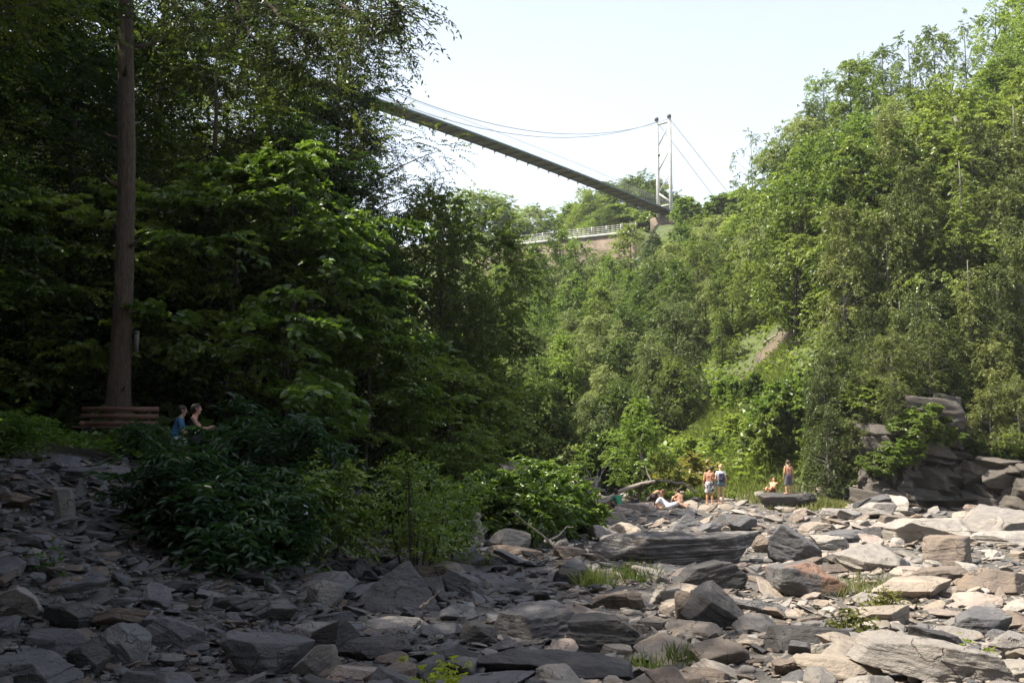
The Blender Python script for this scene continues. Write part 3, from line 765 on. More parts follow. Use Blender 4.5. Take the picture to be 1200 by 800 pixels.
TONES = {'slate': ((.125, .126, .133), 'slate-grey'), 'dark': ((.07, .068, .069), 'dark grey'), 'grey': ((.235, .223, .21), 'mid-grey'), 'pale': ((.27, .255, .233), 'pale grey'),
         'tan': ((.285, .25, .21), 'tan'), 'brown': ((.19, .158, .132), 'brown'), 'pink': ((.31, .262, .232), 'pinkish'), 'white': ((.325, .31, .285), 'whitish'), 'shade_grey': ((.17, .162, .155), 'shade-darkened grey'), 'shade_brown': ((.15, .12, .1), 'shade-darkened brown'), 'rockface': ((.095, .087, .077), 'grey-brown')}  # the shade tones are grey and brown stone darkened to hold shade
ROCKS = []   # [obj, px, py, wpx, label, tone, shape, short]
def place_rock(px, base, wpx, hpx, kind, tone, label, short, dr=.7, yaw=0., roll=0., pitch=0., mat='rock', seed=None, sink=.16, level=6, name='rock', lift=0., cat=None, hmin=.3):
    g = ground_at(px, base)
    Y = g[1]
    mpp = Y / F
    W, hm = wpx * mpp, hpx * mpp
    th = math.atan2(EYE[2] - g[2], Y)
    D = W * dr
    H = max((hm - D * math.sin(th) * .85) / math.cos(th), hmin * hm)
    H *= (.82 if kind in ('slab', 'block') and hmin == .3 else 1) / (1 - sink)
    W *= 1.08
    sd = seed if seed is not None else int(px * 7 + base * 13)
    me = rock_mesh(name, sd, kind, W * 1.04, D, H, M[mat], level)
    o = link(name, me)
    y = Y + D * .42
    x = g[0] * y / Y
    o.location = (x, y, hz(x, y) + H * (.5 - sink) + lift)
    o.rotation_euler = (pitch + jit(.1), roll + jit(.08), yaw + jit(.25))
    tt = TONES[tone][0]
    k = random.uniform(.92, 1.08)
    o.color = (tt[0] * k, tt[1] * k, tt[2] * k, 1)
    tag(o, label, cat or ('boulder' if kind in ('boulder', 'block') else 'rock slab'), 'large rocks of the river bed')
    ROCKS.append([o, px, base, wpx, label, tone, kind, short])
    return o

B = place_rock
B(790, 662, 182, 42, 'slab', 'dark', 'longest boulder, dark and streaked like driftwood, lying level in mid river bed', 'the long dark streaked boulder', dr=.36, mat='rock_streak', seed=4, hmin=.7, sink=.1)
B(626, 750, 98, 54, 'slab', 'slate', 'thick slate-grey slab with a flat smooth face just above the biggest smooth shaded slab', 'the thick smooth-faced slab', dr=.75, yaw=.15, pitch=.22)
B(640, 795, 200, 48, 'slab', 'dark', 'biggest smooth dark slab in the shade, tapering to a thin point', 'the biggest shaded slab', dr=.5, yaw=-.12, roll=.1)
B(712, 765, 88, 58, 'block', 'dark', 'dark layered block split into ledges at the end of the thick smooth-faced slab', 'the dark layered block', dr=.7, roll=.15)
B(470, 716, 86, 62, 'peak', 'slate', 'pointed triangular slate-grey boulder standing among the shaded stones', 'the pointed triangular boulder', dr=.6, seed=77, hmin=.75)
B(463, 738, 62, 20, 'slab', 'pale', 'flat pale bluish slab lying at the foot of the pointed triangular boulder', 'the flat pale bluish slab', dr=.9)
B(384, 768, 68, 48, 'block', 'dark', 'dark slanting block at the edge of the deep shade beside the dark blue-grey boulder', 'the dark slanting block', roll=-.3)
B(313, 790, 95, 54, 'boulder', 'slate', 'dark blue-grey faceted boulder, largest in the shaded near bed', 'the faceted blue-grey boulder', dr=.6, seed=12, mat='rock')
B(146, 788, 70, 60, 'slab', 'slate', 'tilted slate slab leaning down among the near shaded stones', 'the tilted near slab', dr=.8, roll=.55)
B(202, 764, 62, 44, 'slab', 'slate', 'long narrow slate slab sliding down beside the tilted near slab', 'the long narrow slate slab', dr=.5, roll=.45)
B(20, 728, 64, 44, 'block', 'grey', 'square-edged grey boulder with a pale rim on the shaded bank', 'the square-edged bank boulder', roll=-.15)
B(72, 738, 62, 38, 'block', 'dark', 'dark broken block beside the square-edged boulder on the shaded bank', 'the dark broken bank block', roll=.12)
B(28, 806, 115, 46, 'slab', 'slate', 'broad flat slate boulder at the bottom corner of the view under the shaded bank', 'the broad corner boulder', dr=.6)
B(74, 615, 26, 44, 'slab', 'grey', 'upright pale-grey slab standing on edge in the shaded bank', 'the upright bank slab', dr=.3, hmin=.95)
B(101, 795, 44, 40, 'boulder', 'dark', 'rounded dark stone wedged between the broad corner boulder and the tilted slab', 'the wedged dark stone')
B(378, 715, 46, 34, 'boulder', 'grey', 'rounded greenish-grey boulder near the dark saplings in the shade', 'the rounded greenish boulder')
B(945, 701, 78, 44, 'boulder', 'slate', 'grey boulder with a large rust-orange stain on its face', 'the rust-stained boulder', mat='rock_rust', seed=30)
B(1026, 669, 92, 34, 'slab', 'pale', 'large pale slab tilted towards the viewer with a crack near one end', 'the large pale tilted slab', dr=.75, pitch=.25)
B(1109, 662, 66, 44, 'block', 'brown', 'upright brown block with flat sides behind the pale tilted slab', 'the upright brown block', dr=.8)
B(1092, 637, 90, 40, 'slab', 'pale', 'rough pale outcrop slab in front of the cliff pool', 'the pale outcrop slab', dr=1.0)
B(1166, 630, 105, 46, 'slab', 'grey', 'large flat bedrock slab rising towards the cliff beside the pool', 'the large bedrock slab', dr=1.0, roll=-.1)
B(1175, 640, 72, 26, 'slab', 'white', 'low whitish slab in front of the large bedrock slab', 'the low whitish slab', dr=.9)
B(1066, 707, 90, 33, 'slab', 'tan', 'long tan boulder with a smooth top beyond the small dry grass patch', 'the long tan boulder', dr=.6)
B(1098, 683, 78, 26, 'slab', 'brown', 'brown flat-topped rock just below the upright brown block', 'the brown flat-topped rock')
B(1168, 697, 84, 36, 'block', 'brown', 'broad brown rock with a pale shelf at the sunny side of the bed', 'the broad brown shelf rock')
B(1098, 803, 178, 64, 'slab', 'grey', 'very long pale slab lying diagonally at the sunny near corner, rust streak at its end', 'the very long diagonal slab', dr=.36, yaw=-.5, roll=.2, mat='rock', seed=55)
B(1096, 766, 72, 34, 'slab', 'dark', 'dark jagged rock leaning on the very long diagonal slab', 'the dark jagged rock', dr=.5, roll=.3)
B(990, 804, 104, 44, 'slab', 'tan', 'low pale-tan boulder with a domed top at the sunny bottom of the view', 'the low domed tan boulder', dr=.7)
B(944, 760, 90, 40, 'block', 'dark', 'big dark block half in shade above the domed tan boulder', 'the big dark half-shaded block', dr=.6)
B(842, 740, 72, 54, 'wedge', 'dark', 'black-grey wedge-shaped rock leaning against a brown wedge', 'the black leaning wedge', dr=.6, roll=.5)
B(811, 738, 46, 50, 'wedge', 'brown', 'brown upright wedge leaning beside the black wedge', 'the brown upright wedge', dr=.6, roll=-.2, hmin=.7)
B(826, 690, 82, 42, 'block', 'dark', 'nearly black block just in front of the longest dark boulder', 'the nearly black block', dr=.6, roll=-.2)
B(894, 648, 32, 26, 'block', 'brown', 'small brown cube-like block at the sunny end of the longest dark boulder', 'the brown cube-like block')
B(930, 660, 62, 44, 'wedge', 'slate', 'grey sloping boulder behind the rust-stained boulder', 'the grey sloping boulder', roll=.3)
B(972, 645, 42, 20, 'slab', 'white', 'small bright whitish slab beside the dark flat slab', 'the bright whitish slab')
B(984, 637, 56, 20, 'slab', 'slate', 'dark bluish flat slab with a square end beyond the bright whitish one', 'the bluish flat slab')
B(1027, 632, 40, 18, 'slab', 'dark', 'dark flat stone beyond the large pale tilted slab', 'the dark flat stone')
B(1049, 622, 38, 25, 'block', 'brown', 'reddish-brown angular block in front of the rough pale outcrop slab', 'the reddish angular block')
B(806, 626, 54, 26, 'peak', 'slate', 'bluish cone-shaped boulder behind the longest dark boulder', 'the cone-shaped boulder', seed=91)
B(862, 624, 44, 22, 'boulder', 'slate', 'knobbly bluish boulder beside the cone-shaped one', 'the knobbly bluish boulder')
B(806, 577, 42, 22, 'slab', 'dark', 'dark slab with a pale upper edge leaning up behind the two standing people', 'the leaning pale-edged slab', dr=.35, roll=-.5, hmin=.9)
MANROCK = B(924, 598, 62, 21, 'boulder', 'dark', 'dark rounded boulder on which the lone shirtless person stands', 'the boulder under the lone person', dr=.6, seed=8)
COUPLEROCK = B(836, 597, 50, 8, 'slab', 'tan', 'flat tan slab on which the couple stands', 'the flat slab under the couple', dr=.8)
B(673, 684, 42, 30, 'boulder', 'slate', 'rounded grey boulder beside the green grass clump', 'the rounded boulder by the grass')
B(597, 644, 44, 25, 'boulder', 'pale', 'pale rounded boulder with a veined face under the bright bush', 'the pale veined boulder')
B(628, 642, 28, 28, 'wedge', 'grey', 'grey triangular stone next to the pale veined boulder', 'the grey triangular stone')
B(670, 656, 40, 20, 'block', 'brown', 'brownish block next to the end of the longest dark boulder', 'the brownish block')
B(725, 714, 56, 25, 'block', 'brown', 'brown-grey squarish rock above the dark layered block', 'the brown squarish rock')
B(547, 700, 54, 34, 'slab', 'slate', 'tilted grey slab beside the pointed triangular boulder', 'the tilted grey slab', roll=.4)
B(515, 682, 64, 26, 'slab', 'brown', 'low brownish slab behind the pointed triangular boulder', 'the low brownish slab')
B(424, 803, 78, 30, 'slab', 'pink', 'pinkish slab with a smooth top at the bottom of the view', 'the pinkish bottom slab')
B(372, 795, 54, 42, 'slab', 'grey', 'grey splintered slab leaning beside the faceted blue-grey boulder', 'the splintered grey slab', roll=-.6, dr=.5)
B(436, 775, 82, 36, 'block', 'dark', 'dark lumpy rock in the shade above the pinkish slab', 'the dark lumpy rock')
B(563, 757, 46, 32, 'block', 'dark', 'dark squarish stone beside the thick smooth-faced slab', 'the dark squarish stone')
B(560, 808, 120, 26, 'slab', 'slate', 'broad flat grey slab at the bottom edge beneath the biggest shaded slab', 'the flat bottom-edge slab', dr=.8)
B(803, 806, 54, 20, 'boulder', 'brown', 'rounded brown stone at the bottom edge in half shade', 'the rounded brown bottom stone')
B(926, 791, 38, 21, 'boulder', 'brown', 'small reddish-brown rounded stone beside the domed tan boulder', 'the small reddish stone')
B(1035, 735, 64, 28, 'slab', 'tan', 'tan flat-sided rock in the sun below the small dry grass patch', 'the tan flat-sided rock')
B(880, 722, 60, 22, 'slab', 'slate', 'low grey slab between the black wedge and the rust-stained boulder', 'the low grey slab')
B(1150, 745, 66, 34, 'wedge', 'slate', 'grey-violet wedge rock above the very long diagonal slab', 'the grey-violet wedge')
B(1190, 772, 60, 40, 'block', 'grey', 'grey block at the edge of the view beyond the diagonal slab', 'the grey edge block')
B(760, 640, 50, 14, 'slab', 'tan', 'flat tan stone lying behind the longest dark boulder', 'the flat tan stone')
B(745, 600, 44, 14, 'slab', 'pink', 'flat pinkish slab in front of the seated bathers', 'the flat pinkish slab')
B(716, 612, 40, 16, 'slab', 'tan', 'low tan slab near the dark bag', 'the low tan slab')
B(985, 607, 46, 14, 'slab', 'grey', 'low grey slab between the standing boulder and the cliff', 'the low grey far slab')
B(960, 626, 44, 18, 'slab', 'tan', 'tan slab in front of the boulder under the lone person', 'the tan mid slab')

# --- cliff at the far bank: bedded rock blocks
def cliff(px, base, wpx, hpx, tone, label, dr=.7, yaw=0., seed=1, name='rock_outcrop', roll=0., kind='block', back=0.):
    g = ground_at(px, base)
    Y = g[1] + back
    W, H = wpx * Y / F, hpx * Y / F
    P, f = rock_verts(seed, kind, W, W * dr, H * 1.25, 7)
    # bedding ledges and clefts, cut into the rock itself
    bed = P[:, 2] * 2.3 + vnoise(P * .5, seed) * 1.2 + P[:, 0] * .35
    fr = bed - np.floor(bed)
    led = _hash(np.floor(bed).astype(np.int64), np.zeros(len(P), np.int64), np.zeros(len(P), np.int64), seed)
    nn = norm(P * [1, 1, .2])
    cl = np.abs(vnoise(np.stack([P[:, 0] * .9 + P[:, 1] * .5, P[:, 2] * .12, P[:, 1] * .2], 1), seed + 3))
    jx_ = np.floor(P[:, 0] * .95 + np.floor(bed) * .37 + vnoise(P * .7, seed + 6) * .3).astype(np.int64); jy_ = np.floor(P[:, 1] * .9 + np.floor(bed) * .61).astype(np.int64)
    blk = _hash(np.floor(bed).astype(np.int64), jx_, jy_, seed + 2)
    P = P + nn * (led * .16 + blk * .26 - smooth(.85, 1, fr) * .12 - smooth(.1, 0, cl) * .5 + fbm(P * 2.2, seed + 4, 4) * .07)[:, None]
    o = link(name, mesh_np(name, P, None, f, M['rock'], True))
    y = Y + W * dr * .5
    o.location = (g[0] * y / Y, y, hz(g[0], g[1]) + H * .5)
    o.rotation_euler = (0, roll, yaw)
    o.color = TONES[tone][0] + (1,)
    tag(o, label, 'cliff', 'bedded rock faces of the far bank')
    return o
def worley_id(P, seed):
    b = np.floor(P).astype(np.int64); best = np.full(len(P), 9.0); val = np.zeros(len(P))
    for dx in (-1, 0, 1):
        for dy in (-1, 0, 1):
            for dz in (-1, 0, 1):
                c = b + [dx, dy, dz]
                q = c + .5 + .48 * np.stack([_hash(c[:, 0], c[:, 1], c[:, 2], seed + k) for k in range(3)], 1)
                d = np.linalg.norm(P - q, axis=1); m = d < best
                best = np.where(m, d, best); val = np.where(m, _hash(c[:, 0], c[:, 1], c[:, 2], seed + 7), val)
    return val
def cliff_face(pts, label, tone, seed, name='rock_cliff'):
    """a fractured bedded face: courses of broken blocks along a line; pts are (px, Y, height, flare of the foot)"""
    g = np.random.default_rng(seed)
    pts = np.array(pts, float)
    pts[:, 2] *= 1.12
    t = np.linspace(0, len(pts) - 1, 400); k = np.arange(len(pts))
    px_, Y_, H_, fl = [np.interp(t, k, pts[:, i]) for i in range(4)]
    X_ = (px_ - 600) / F * Y_
    s_ = np.concatenate([[0], np.cumsum(np.hypot(np.diff(X_), np.diff(Y_)))])
    z0 = height(X_, Y_) - .4
    mb = MB()
    hmax = float(H_.max()) + .4
    z = 0.0; row = 0
    while z < hmax:
        lh = g.uniform(.16, .5) if row % 4 else g.uniform(.5, .8)
        s = -g.uniform(0, 1)
        while s < s_[-1]:
            wd = g.uniform(.5, 2.0)
            c = min(max(s + wd / 2, 0), s_[-1])
            x, y, hh, f_, zz = [float(np.interp(c, s_, q)) for q in (X_, Y_, H_, fl, z0)]
            if z < hh + .4 - lh + g.normal(0, .15):
                dep = g.uniform(2.2, 3.2)
                P, fc = rock_verts(int(g.integers(1e6)), ['block', 'block', 'slab', 'block'][int(g.integers(4))], wd * 1.55, dep, lh * 2.1, 5)
                d = norm(np.array([-x, -y])); out_ = f_ * max(0, 1 - z / 2.0) ** 1.3 + g.normal(0, .16) + .35 * math.sin(c * 1.7 + z * .5)
                ax_ = np.array([-d[1], d[0]]); an = g.normal(0, .07); dip = g.normal(.16, .03); pit = g.normal(-.05, .04)
                u_ = ax_ * math.cos(an) + d * math.sin(an); v_ = d * math.cos(an) - ax_ * math.sin(an)
                xy = P[:, :1] * u_[None] + P[:, 1:2] * v_[None] + np.array([x, y]) + d * (out_ - dep * .35)
                zz_ = P[:, 2] + zz + z + lh / 2 - P[:, 0] * dip + P[:, 1] * pit
                mb.add(np.concatenate([xy, zz_[:, None]], 1), None, fc)
            s += wd * .92
        z += lh * .9; row += 1
    V = np.vstack(mb.v); c0 = np.array([V[:, 0].mean(), V[:, 1].mean(), V[:, 2].min()])
    mb.v = [V - c0]
    o = mb.build(name, M['rock'], None, True)
    o.location = c0; o.color = TONES[tone][0] + (1,)
    tag(o, label, 'cliff', 'bedded rock faces of the far bank')
    return o
cliff_face([(978, 49, .4, .3), (1000, 46.5, 1.7, 1.2), (1022, 45, 3.0, 1.5), (1050, 44.4, 3.7, 1.4), (1088, 44.3, 4.1, 1.0), (1106, 45.0, 4.0, .9), (1112, 47.5, 3.4, .3), (1134, 47.5, 3.2, .3), (1146, 47.0, 2.6, .2)], 'tall bedded grey-brown cliff with a dark cleft, standing behind the pool under the cedars', 'rockface', 21)
cliff_face([(1142, 45.2, 1.6, .3), (1148, 43.6, 1.8, .5), (1170, 43.0, 1.7, .6), (1200, 42.6, 1.9, .5), (1240, 42, 2.0, .5), (1310, 40.5, 2.0, .5)], 'low overgrown rock wall running out of view beside the dark cleft', 'rockface', 23)
cliff_face([(1100, 47.2, 3.6, .2), (1125, 47.6, 3.4, .2), (1150, 46.6, 2.6, .2)], 'recessed rock toned dark as shade in the cleft between the tall cliff and low wall', 'dark', 29)  # shadow of the recess is put into the darker rock tone
cliff(1034, 592, 74, 26, 'tan', 'pale fractured rock foot spreading below the tall bedded cliff', seed=24, dr=.5, yaw=.3, roll=-.1, kind='slab')
cliff(1092, 593, 70, 18, 'slate', 'low shelving ledge at the water below the dark cleft', seed=25, dr=.6, kind='slab')
cliff(985, 587, 40, 20, 'tan', 'small tan rock heap at the foot of the bank beside the pale fractured foot', seed=26, dr=.7, kind='slab')

wm, nt, out = new_mat('river_water')
p = nt.nodes.new('ShaderNodeBsdfPrincipled'); p.inputs['Base Color'].default_value = (.03, .04, .032, 1); p.inputs['Roughness'].default_value = .08; p.inputs['IOR'].default_value = 1.33
geo = nt.nodes.new('ShaderNodeNewGeometry'); bn = nt.nodes.new('ShaderNodeBump'); bn.inputs['Strength'].default_value = .25; bn.inputs['Distance'].default_value = .02
nt.links.new(noise_(nt, 5, 3, .5, geo.outputs['Position']), bn.inputs['Height']); nt.links.new(bn.outputs[0], p.inputs['Normal']); nt.links.new(p.outputs[0], out.inputs[0])
ang = np.linspace(0, 2 * math.pi, 28, endpoint=False)
wc = ground_at(1090, 594)
ring = np.stack([wc[0] + 3.6 * np.cos(ang) * (1 + .15 * np.sin(3 * ang)), wc[1] + 1.2 + 2.4 * np.sin(ang) * (1 + .12 * np.cos(4 * ang)), np.full(28, 0)], 1)
wz = float(height(ring[:, 0], ring[:, 1]).mean()) + .06
ring[:, 2] = wz
wv = np.vstack([ring, [[wc[0], wc[1] + 1.2, wz]]])
water = link('water', mesh_np('water', wv, None, [[i, (i + 1) % 28, 28] for i in range(28)], wm))
tag(water, 'small dark pool of river water below the cliff', None, None, 'structure')

# ledge plants on the cliff
for px_, Y_, z_, h_, k_, lb in ((1030, 44.0, 1.5, 1.1, 'low_shrub', 'small shrub growing from a ledge on the outer half of the tall cliff'), (1062, 43.7, 2.2, 1.0, 'low_shrub_lime', 'light-green shrub rooted in a crack of the tall cliff'), (1086, 43.8, 3.0, 1.5, 'low_shrub', 'shrub hanging from the upper ledges of the tall cliff'),
                                (1106, 45.6, 1.6, 1.4, 'low_shrub', 'shrub growing in the dark cleft beside the tall cliff'), (1050, 44.6, 3.4, 1.9, 'cedar_c', 'stunted cedar clinging to the upper face of the tall cliff')):
    q_ = tree_xyz(k_, (px_ - 600) / F * Y_, Y_, h_, '', 'shrubs and cedars on the cliff top', label=lb, wide=1.25)
    q_.location.z += z_
# --- people positions, kept clear of loose stones
KEEP = [(836, 592), (828, 592), (842, 592), (725, 598), (742, 598), (766, 596), (782, 596), (796, 596), (905, 585)]
keep_xy = np.array([ground_at(a, b)[:2] for a, b in KEEP])

# --- loose stones: the largest are things of their own, the small ones are one mass of rubble
LIB = []
for i in range(30):
    g_ = np.random.default_rng(500 + i)
    kd = ['slab', 'slab', 'block', 'slab', 'wedge', 'slab', 'boulder'][i % 7]
    dims = (1.0, g_.uniform(.5, .95), {'slab': g_.uniform(.13, .27), 'block': g_.uniform(.26, .42), 'boulder': g_.uniform(.34, .5), 'wedge': g_.uniform(.28, .45)}[kd])
    LIB.append((rock_mesh('stone', 900 + i, kd, dims[0], dims[1], dims[2], M['rock'], 5), kd, dims))
taken = [(o.location.x, o.location.y, max(o.dimensions.x, o.dimensions.y, .2) * .5) for o, *_ in ROCKS]
bpy.context.view_layer.update()
taken = [(o.location.x, o.location.y, max(o.dimensions.x, o.dimensions.y) * .5) for o, *_ in ROCKS]
def bank_ok(x, y):
    xl = -4.5 + .17 * y
    yf = np.interp(x, [-400, -40, -12, -4, 2, 5, 10, 14, 20, 24, 40, 80, 400], [120, 90, 72, 62, 57, 55, 52, 47, 45, 43, 38, 20, -200])
    lim = 9.0 if y < 22 else 5.0
    return xl - x < lim and y < yf + .5
g = np.random.default_rng(99)
cand = []
fails = 0
while len(cand) < 300 and fails < 12000:
    px = g.uniform(-60, 1260); py = 800 - (g.uniform(0, 1) ** 1.0) * 235 + 25
    if px < 430: py = g.uniform(545, 825)
    G = ground_at(px, py)
    if not bank_ok(G[0], G[1]) or G[1] > 54 or G[1] < 4.5: fails += 1; continue
    if px < 400 and py < 660 and px > 140: fails += 1; continue
    wpx = 25 + 42 * g.uniform(0, 1) ** 1.7 + max(0, (py - 640)) * .15
    if 690 < px < 965 and 572 < py < 622: wpx = min(wpx, 22)
    rad = wpx * G[1] / F * .5
    if np.min(np.hypot(keep_xy[:, 0] - G[0], keep_xy[:, 1] - G[1])) < rad + .45: fails += 1; continue
    T = np.array(taken)
    if np.any(np.hypot(T[:, 0] - G[0], T[:, 1] - G[1]) < (T[:, 2] + rad) * .5): fails += 1; continue
    taken.append((G[0], G[1], rad)); cand.append((px, py, wpx, G, rad))
cand.sort(key=lambda c: -c[2])
cand = cand[:300 - len(ROCKS) - 6]
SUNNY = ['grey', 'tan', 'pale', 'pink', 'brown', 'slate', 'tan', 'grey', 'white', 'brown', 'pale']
SHADY = ['slate', 'shade_grey', 'slate', 'dark', 'slate', 'slate', 'shade_brown']  # dark slates and dimmed stones: part of the shade is in their colour
LOOSE = []
for i, (px, py, wpx, G, rad) in enumerate(cand):
    me, kd, dims = LIB[int(g.integers(len(LIB)))]
    o = link('rock', me)
    s = rad * 2
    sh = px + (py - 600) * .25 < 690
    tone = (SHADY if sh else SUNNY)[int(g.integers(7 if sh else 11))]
    o.scale = (s * g.uniform(.9, 1.1), s * g.uniform(.8, 1.1), s * g.uniform(.7, 1.1))
    o.rotation_euler = (g.normal(.06, .22), g.normal(0, .22), g.uniform(0, 6.28))
    o.location = (G[0], G[1], hz(G[0], G[1]) + dims[2] * s * .3)
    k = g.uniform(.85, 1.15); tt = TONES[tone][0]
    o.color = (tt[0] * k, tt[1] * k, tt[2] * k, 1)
    LOOSE.append([o, px, py, wpx, tone, kd])

SHAPE = {'peak': 'pointed', 'slab': 'flat', 'block': 'blocky', 'boulder': 'rounded', 'wedge': 'wedge-shaped'}
def place_word(i, n):
    if n == 1: return ''
    if n == 2: return ('left one of two, ', 'right one of two, ')[i]
    if i == 0: return 'leftmost '
    if i == n - 1: return 'rightmost '
    return '%s from left, ' % ['first', 'second', 'third', 'fourth', 'fifth', 'sixth', 'seventh'][i]
groups = {}
HX = np.array([[r[1], r[2]] for r in ROCKS])
for L_ in LOOSE:
    o, px, py, wpx, tone, kd = L_
    d = np.hypot(HX[:, 0] - px, (HX[:, 1] - py) * 1.6)
    j = int(np.argmin(d))
    groups.setdefault(('large' if wpx > 36 else 'small', TONES[tone][1], SHAPE[kd], ROCKS[j][7]), []).append(L_)
for (sz, tn, shp, mark), mem in groups.items():
    mem.sort(key=lambda q: q[1])
    for i, q in enumerate(mem):
        tag(q[0], ('%s%s %s %s stone near %s' % (place_word(i, len(mem)) if len(mem) < 8 else '', sz, shp, tn, mark)), 'stone', 'loose stones of the river bed')

# rubble
def rubble(n, level, plo, phi, seed):
    gg = np.random.default_rng(seed)
    libs = [rock_verts(300 + i + 40 * level, ['slab', 'slab', 'wedge', 'slab', 'block'][i % 5], 1.0, gg.uniform(.5, .9), gg.uniform(.1, .3), level) for i in range(20)]
    V, T, C, n0 = [], [], [], 0
    made = 0
    tt = np.arange(3.3, 56, .12)
    while made < n:
        m = min(n - made + 500, 4000)
        px = gg.uniform(-130, 1330, m); py = gg.uniform(535, 850, m)
        d = np.stack([(px - 600) / F, CP - (400 - py) / F * SP, SP + (400 - py) / F * CP], 1)
        ix = np.clip(((d[:, :1] / d[:, 1:2] * tt[None]) + 30) * 4, 0, _gg.shape[1] - 1).astype(int); iy = np.clip(tt * 4, 0, _gg.shape[0] - 1).astype(int)[None]
        below = EYE[2] + d[:, 2:3] / d[:, 1:2] * tt[None] <= _gg[iy, ix]
        hit = below.any(1); Yh = tt[np.argmax(below, 1)]
        for a, b, Y, h_, dd in zip(px, py, Yh, hit, d):
            x = dd[0] / dd[1] * Y
            if not h_ or not bank_ok(x, Y) or Y > 54: continue
            gz = GZI(x, Y)
            P, f = libs[int(gg.integers(20))]
            s = gg.uniform(plo, phi) * Y / F
            an = gg.uniform(0, 6.28); ca, sa = math.cos(an), math.sin(an)
            t1, t2 = gg.normal(0, .25, 2)
            Q = P * s * [1, gg.uniform(.75, 1.1), gg.uniform(.7, 1.2)]
            Q = np.stack([Q[:, 0] * ca - Q[:, 1] * sa, Q[:, 0] * sa + Q[:, 1] * ca, Q[:, 2] + Q[:, 0] * t1 + Q[:, 1] * t2], 1)
            Q += [x, Y, gz + s * .1]
            V.append(Q); T.append(f + n0); n0 += len(Q)
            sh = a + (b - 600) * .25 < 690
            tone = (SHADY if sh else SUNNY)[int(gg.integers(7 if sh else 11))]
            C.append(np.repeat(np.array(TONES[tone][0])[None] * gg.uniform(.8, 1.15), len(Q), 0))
            made += 1
            if made >= n: break
    return np.vstack(V), np.vstack(T), np.vstack(C)

_gx, _gy = np.arange(-30, 45, .25), np.arange(0, 64, .25)
_gg = height(*np.meshgrid(_gx, _gy))
def GZI(x, y):
    i = min(max(int((x + 30) * 4), 0), _gg.shape[1] - 1); j = min(max(int(y * 4), 0), _gg.shape[0] - 1)
    return _gg[j, i]
parts_ = [rubble(3000, 4, 15, 28, 1), rubble(6000, 3, 6, 13, 4), rubble(14000, 2, 2.5, 7, 2)]
off = np.cumsum([0] + [len(q[0]) for q in parts_])
rub = link('rubble', mesh_np('rubble', np.vstack([q[0] for q in parts_]), None, np.vstack([q[1] + off[i] for i, q in enumerate(parts_)]), M['rubble'], True, {'stone': np.vstack([q[2] for q in parts_])}))
tag(rub, 'small broken slate and pebbles filling the river bed between the rocks', 'rubble', None, 'stuff')

# ------------------------------------------------------------------ grass, undergrowth, small plants
def scatter(n, fn, seed):
    gg = np.random.default_rng(seed)
    P = fn(gg, n)
    P[:, 2] = height(P[:, 0], P[:, 1])
    return gg, P
def blades(gg, P, L, W, spread=.35):
    n = len(P)
    d = np.stack([gg.normal(0, spread, n), gg.normal(0, spread, n), np.ones(n)], 1)
    nn = norm(np.stack([gg.normal(0, 1, n), gg.normal(0, 1, n), np.full(n, .2)], 1))
    return (P - [0, 0, .03], d, nn, L * gg.uniform(.5, 1.2, n), W, gg.uniform(0, 1, n), False)

def clearing(gg, n):
    t = gg.uniform(0, 1, n)
    Y = 49.5 + 15 * t ** 1.1
    px = np.interp(Y, [49, 53, 58, 64, 70], [765, 770, 785, 815, 850]) + gg.uniform(0, 1, n) * np.interp(Y, [49, 58, 70], [190, 140, 80])
    return np.stack([(px - 600) / F * Y, Y, Y * 0], 1)
gg, P = scatter(42000, clearing, 5)
grass = link('grass', leaves_mesh('grass', [blades(gg, P, .34 + .42 * smooth(-.4, .5, vnoise(P * [.6, .6, 0], 9)), .075, .5)], M['grass']))
tag(grass, 'tall bright green grass on the sunny clearing of the far bank', 'grass', None, 'stuff')

def lowbank(gg, n):
    Y = gg.uniform(42.5, 50, n); px = gg.uniform(860, 1000, n) ; c = gg.uniform(0, 1, n)
    px = np.where(c < .45, gg.normal(952, 20, n), px); Y = np.where(c < .45, gg.normal(44.5, .8, n), gg.uniform(47, 51, n))
    return np.stack([(px - 600) / F * Y, Y, Y * 0], 1)
gg, P = scatter(5000, lowbank, 6)
dry = link('dry_grass', leaves_mesh('dry_grass', [blades(gg, P, .4, .05)], M['grass_dry']))
tag(dry, 'yellowish dry grass along the foot of the far bank', 'grass', None, 'stuff')

def under(gg, n):
    Y = 41 + 94 * gg.uniform(0, 1, n) ** 1.3; px = gg.uniform(540, 1330, n)
    x = (px - 600) / F * Y
    yf = np.interp(x, [-40, -12, -4, 2, 5, 10, 14, 20, 24, 40, 80], [90, 72, 62, 57, 55, 52, 47, 45, 43, 38, 20])
    Y = np.maximum(Y, yf + 2.0 + gg.uniform(0, 3, n))
    return np.stack([(px - 600) / F * Y, Y, Y * 0], 1)
gg, P = scatter(74000, under, 7)
P = P[np.hypot((P[:, 0] - SCAR[0]) / 2.4, (P[:, 1] - SCAR[1]) / 4.6) + gg.normal(0, .3, len(P)) > .85]
m_ = len(P)
ucol = (P + [0, 0, .15] + gg.normal(0, .18, (m_, 3)), np.stack([gg.normal(0, 1, m_), gg.normal(0, 1, m_), gg.uniform(0, .8, m_)], 1), norm(np.stack([gg.normal(0, .5, m_), gg.normal(0, .5, m_), np.ones(m_)], 1)), .42 * gg.uniform(.6, 1.2, m_), .26, np.clip(vnoise(P * .4, 3) * .5 + .5 + gg.normal(0, .15, m_), 0, 1), False)
und = link('undergrowth', leaves_mesh('undergrowth', [ucol], M['far_green']))
tag(und, 'leafy green undergrowth covering the slope between the trees', 'undergrowth', None, 'stuff')

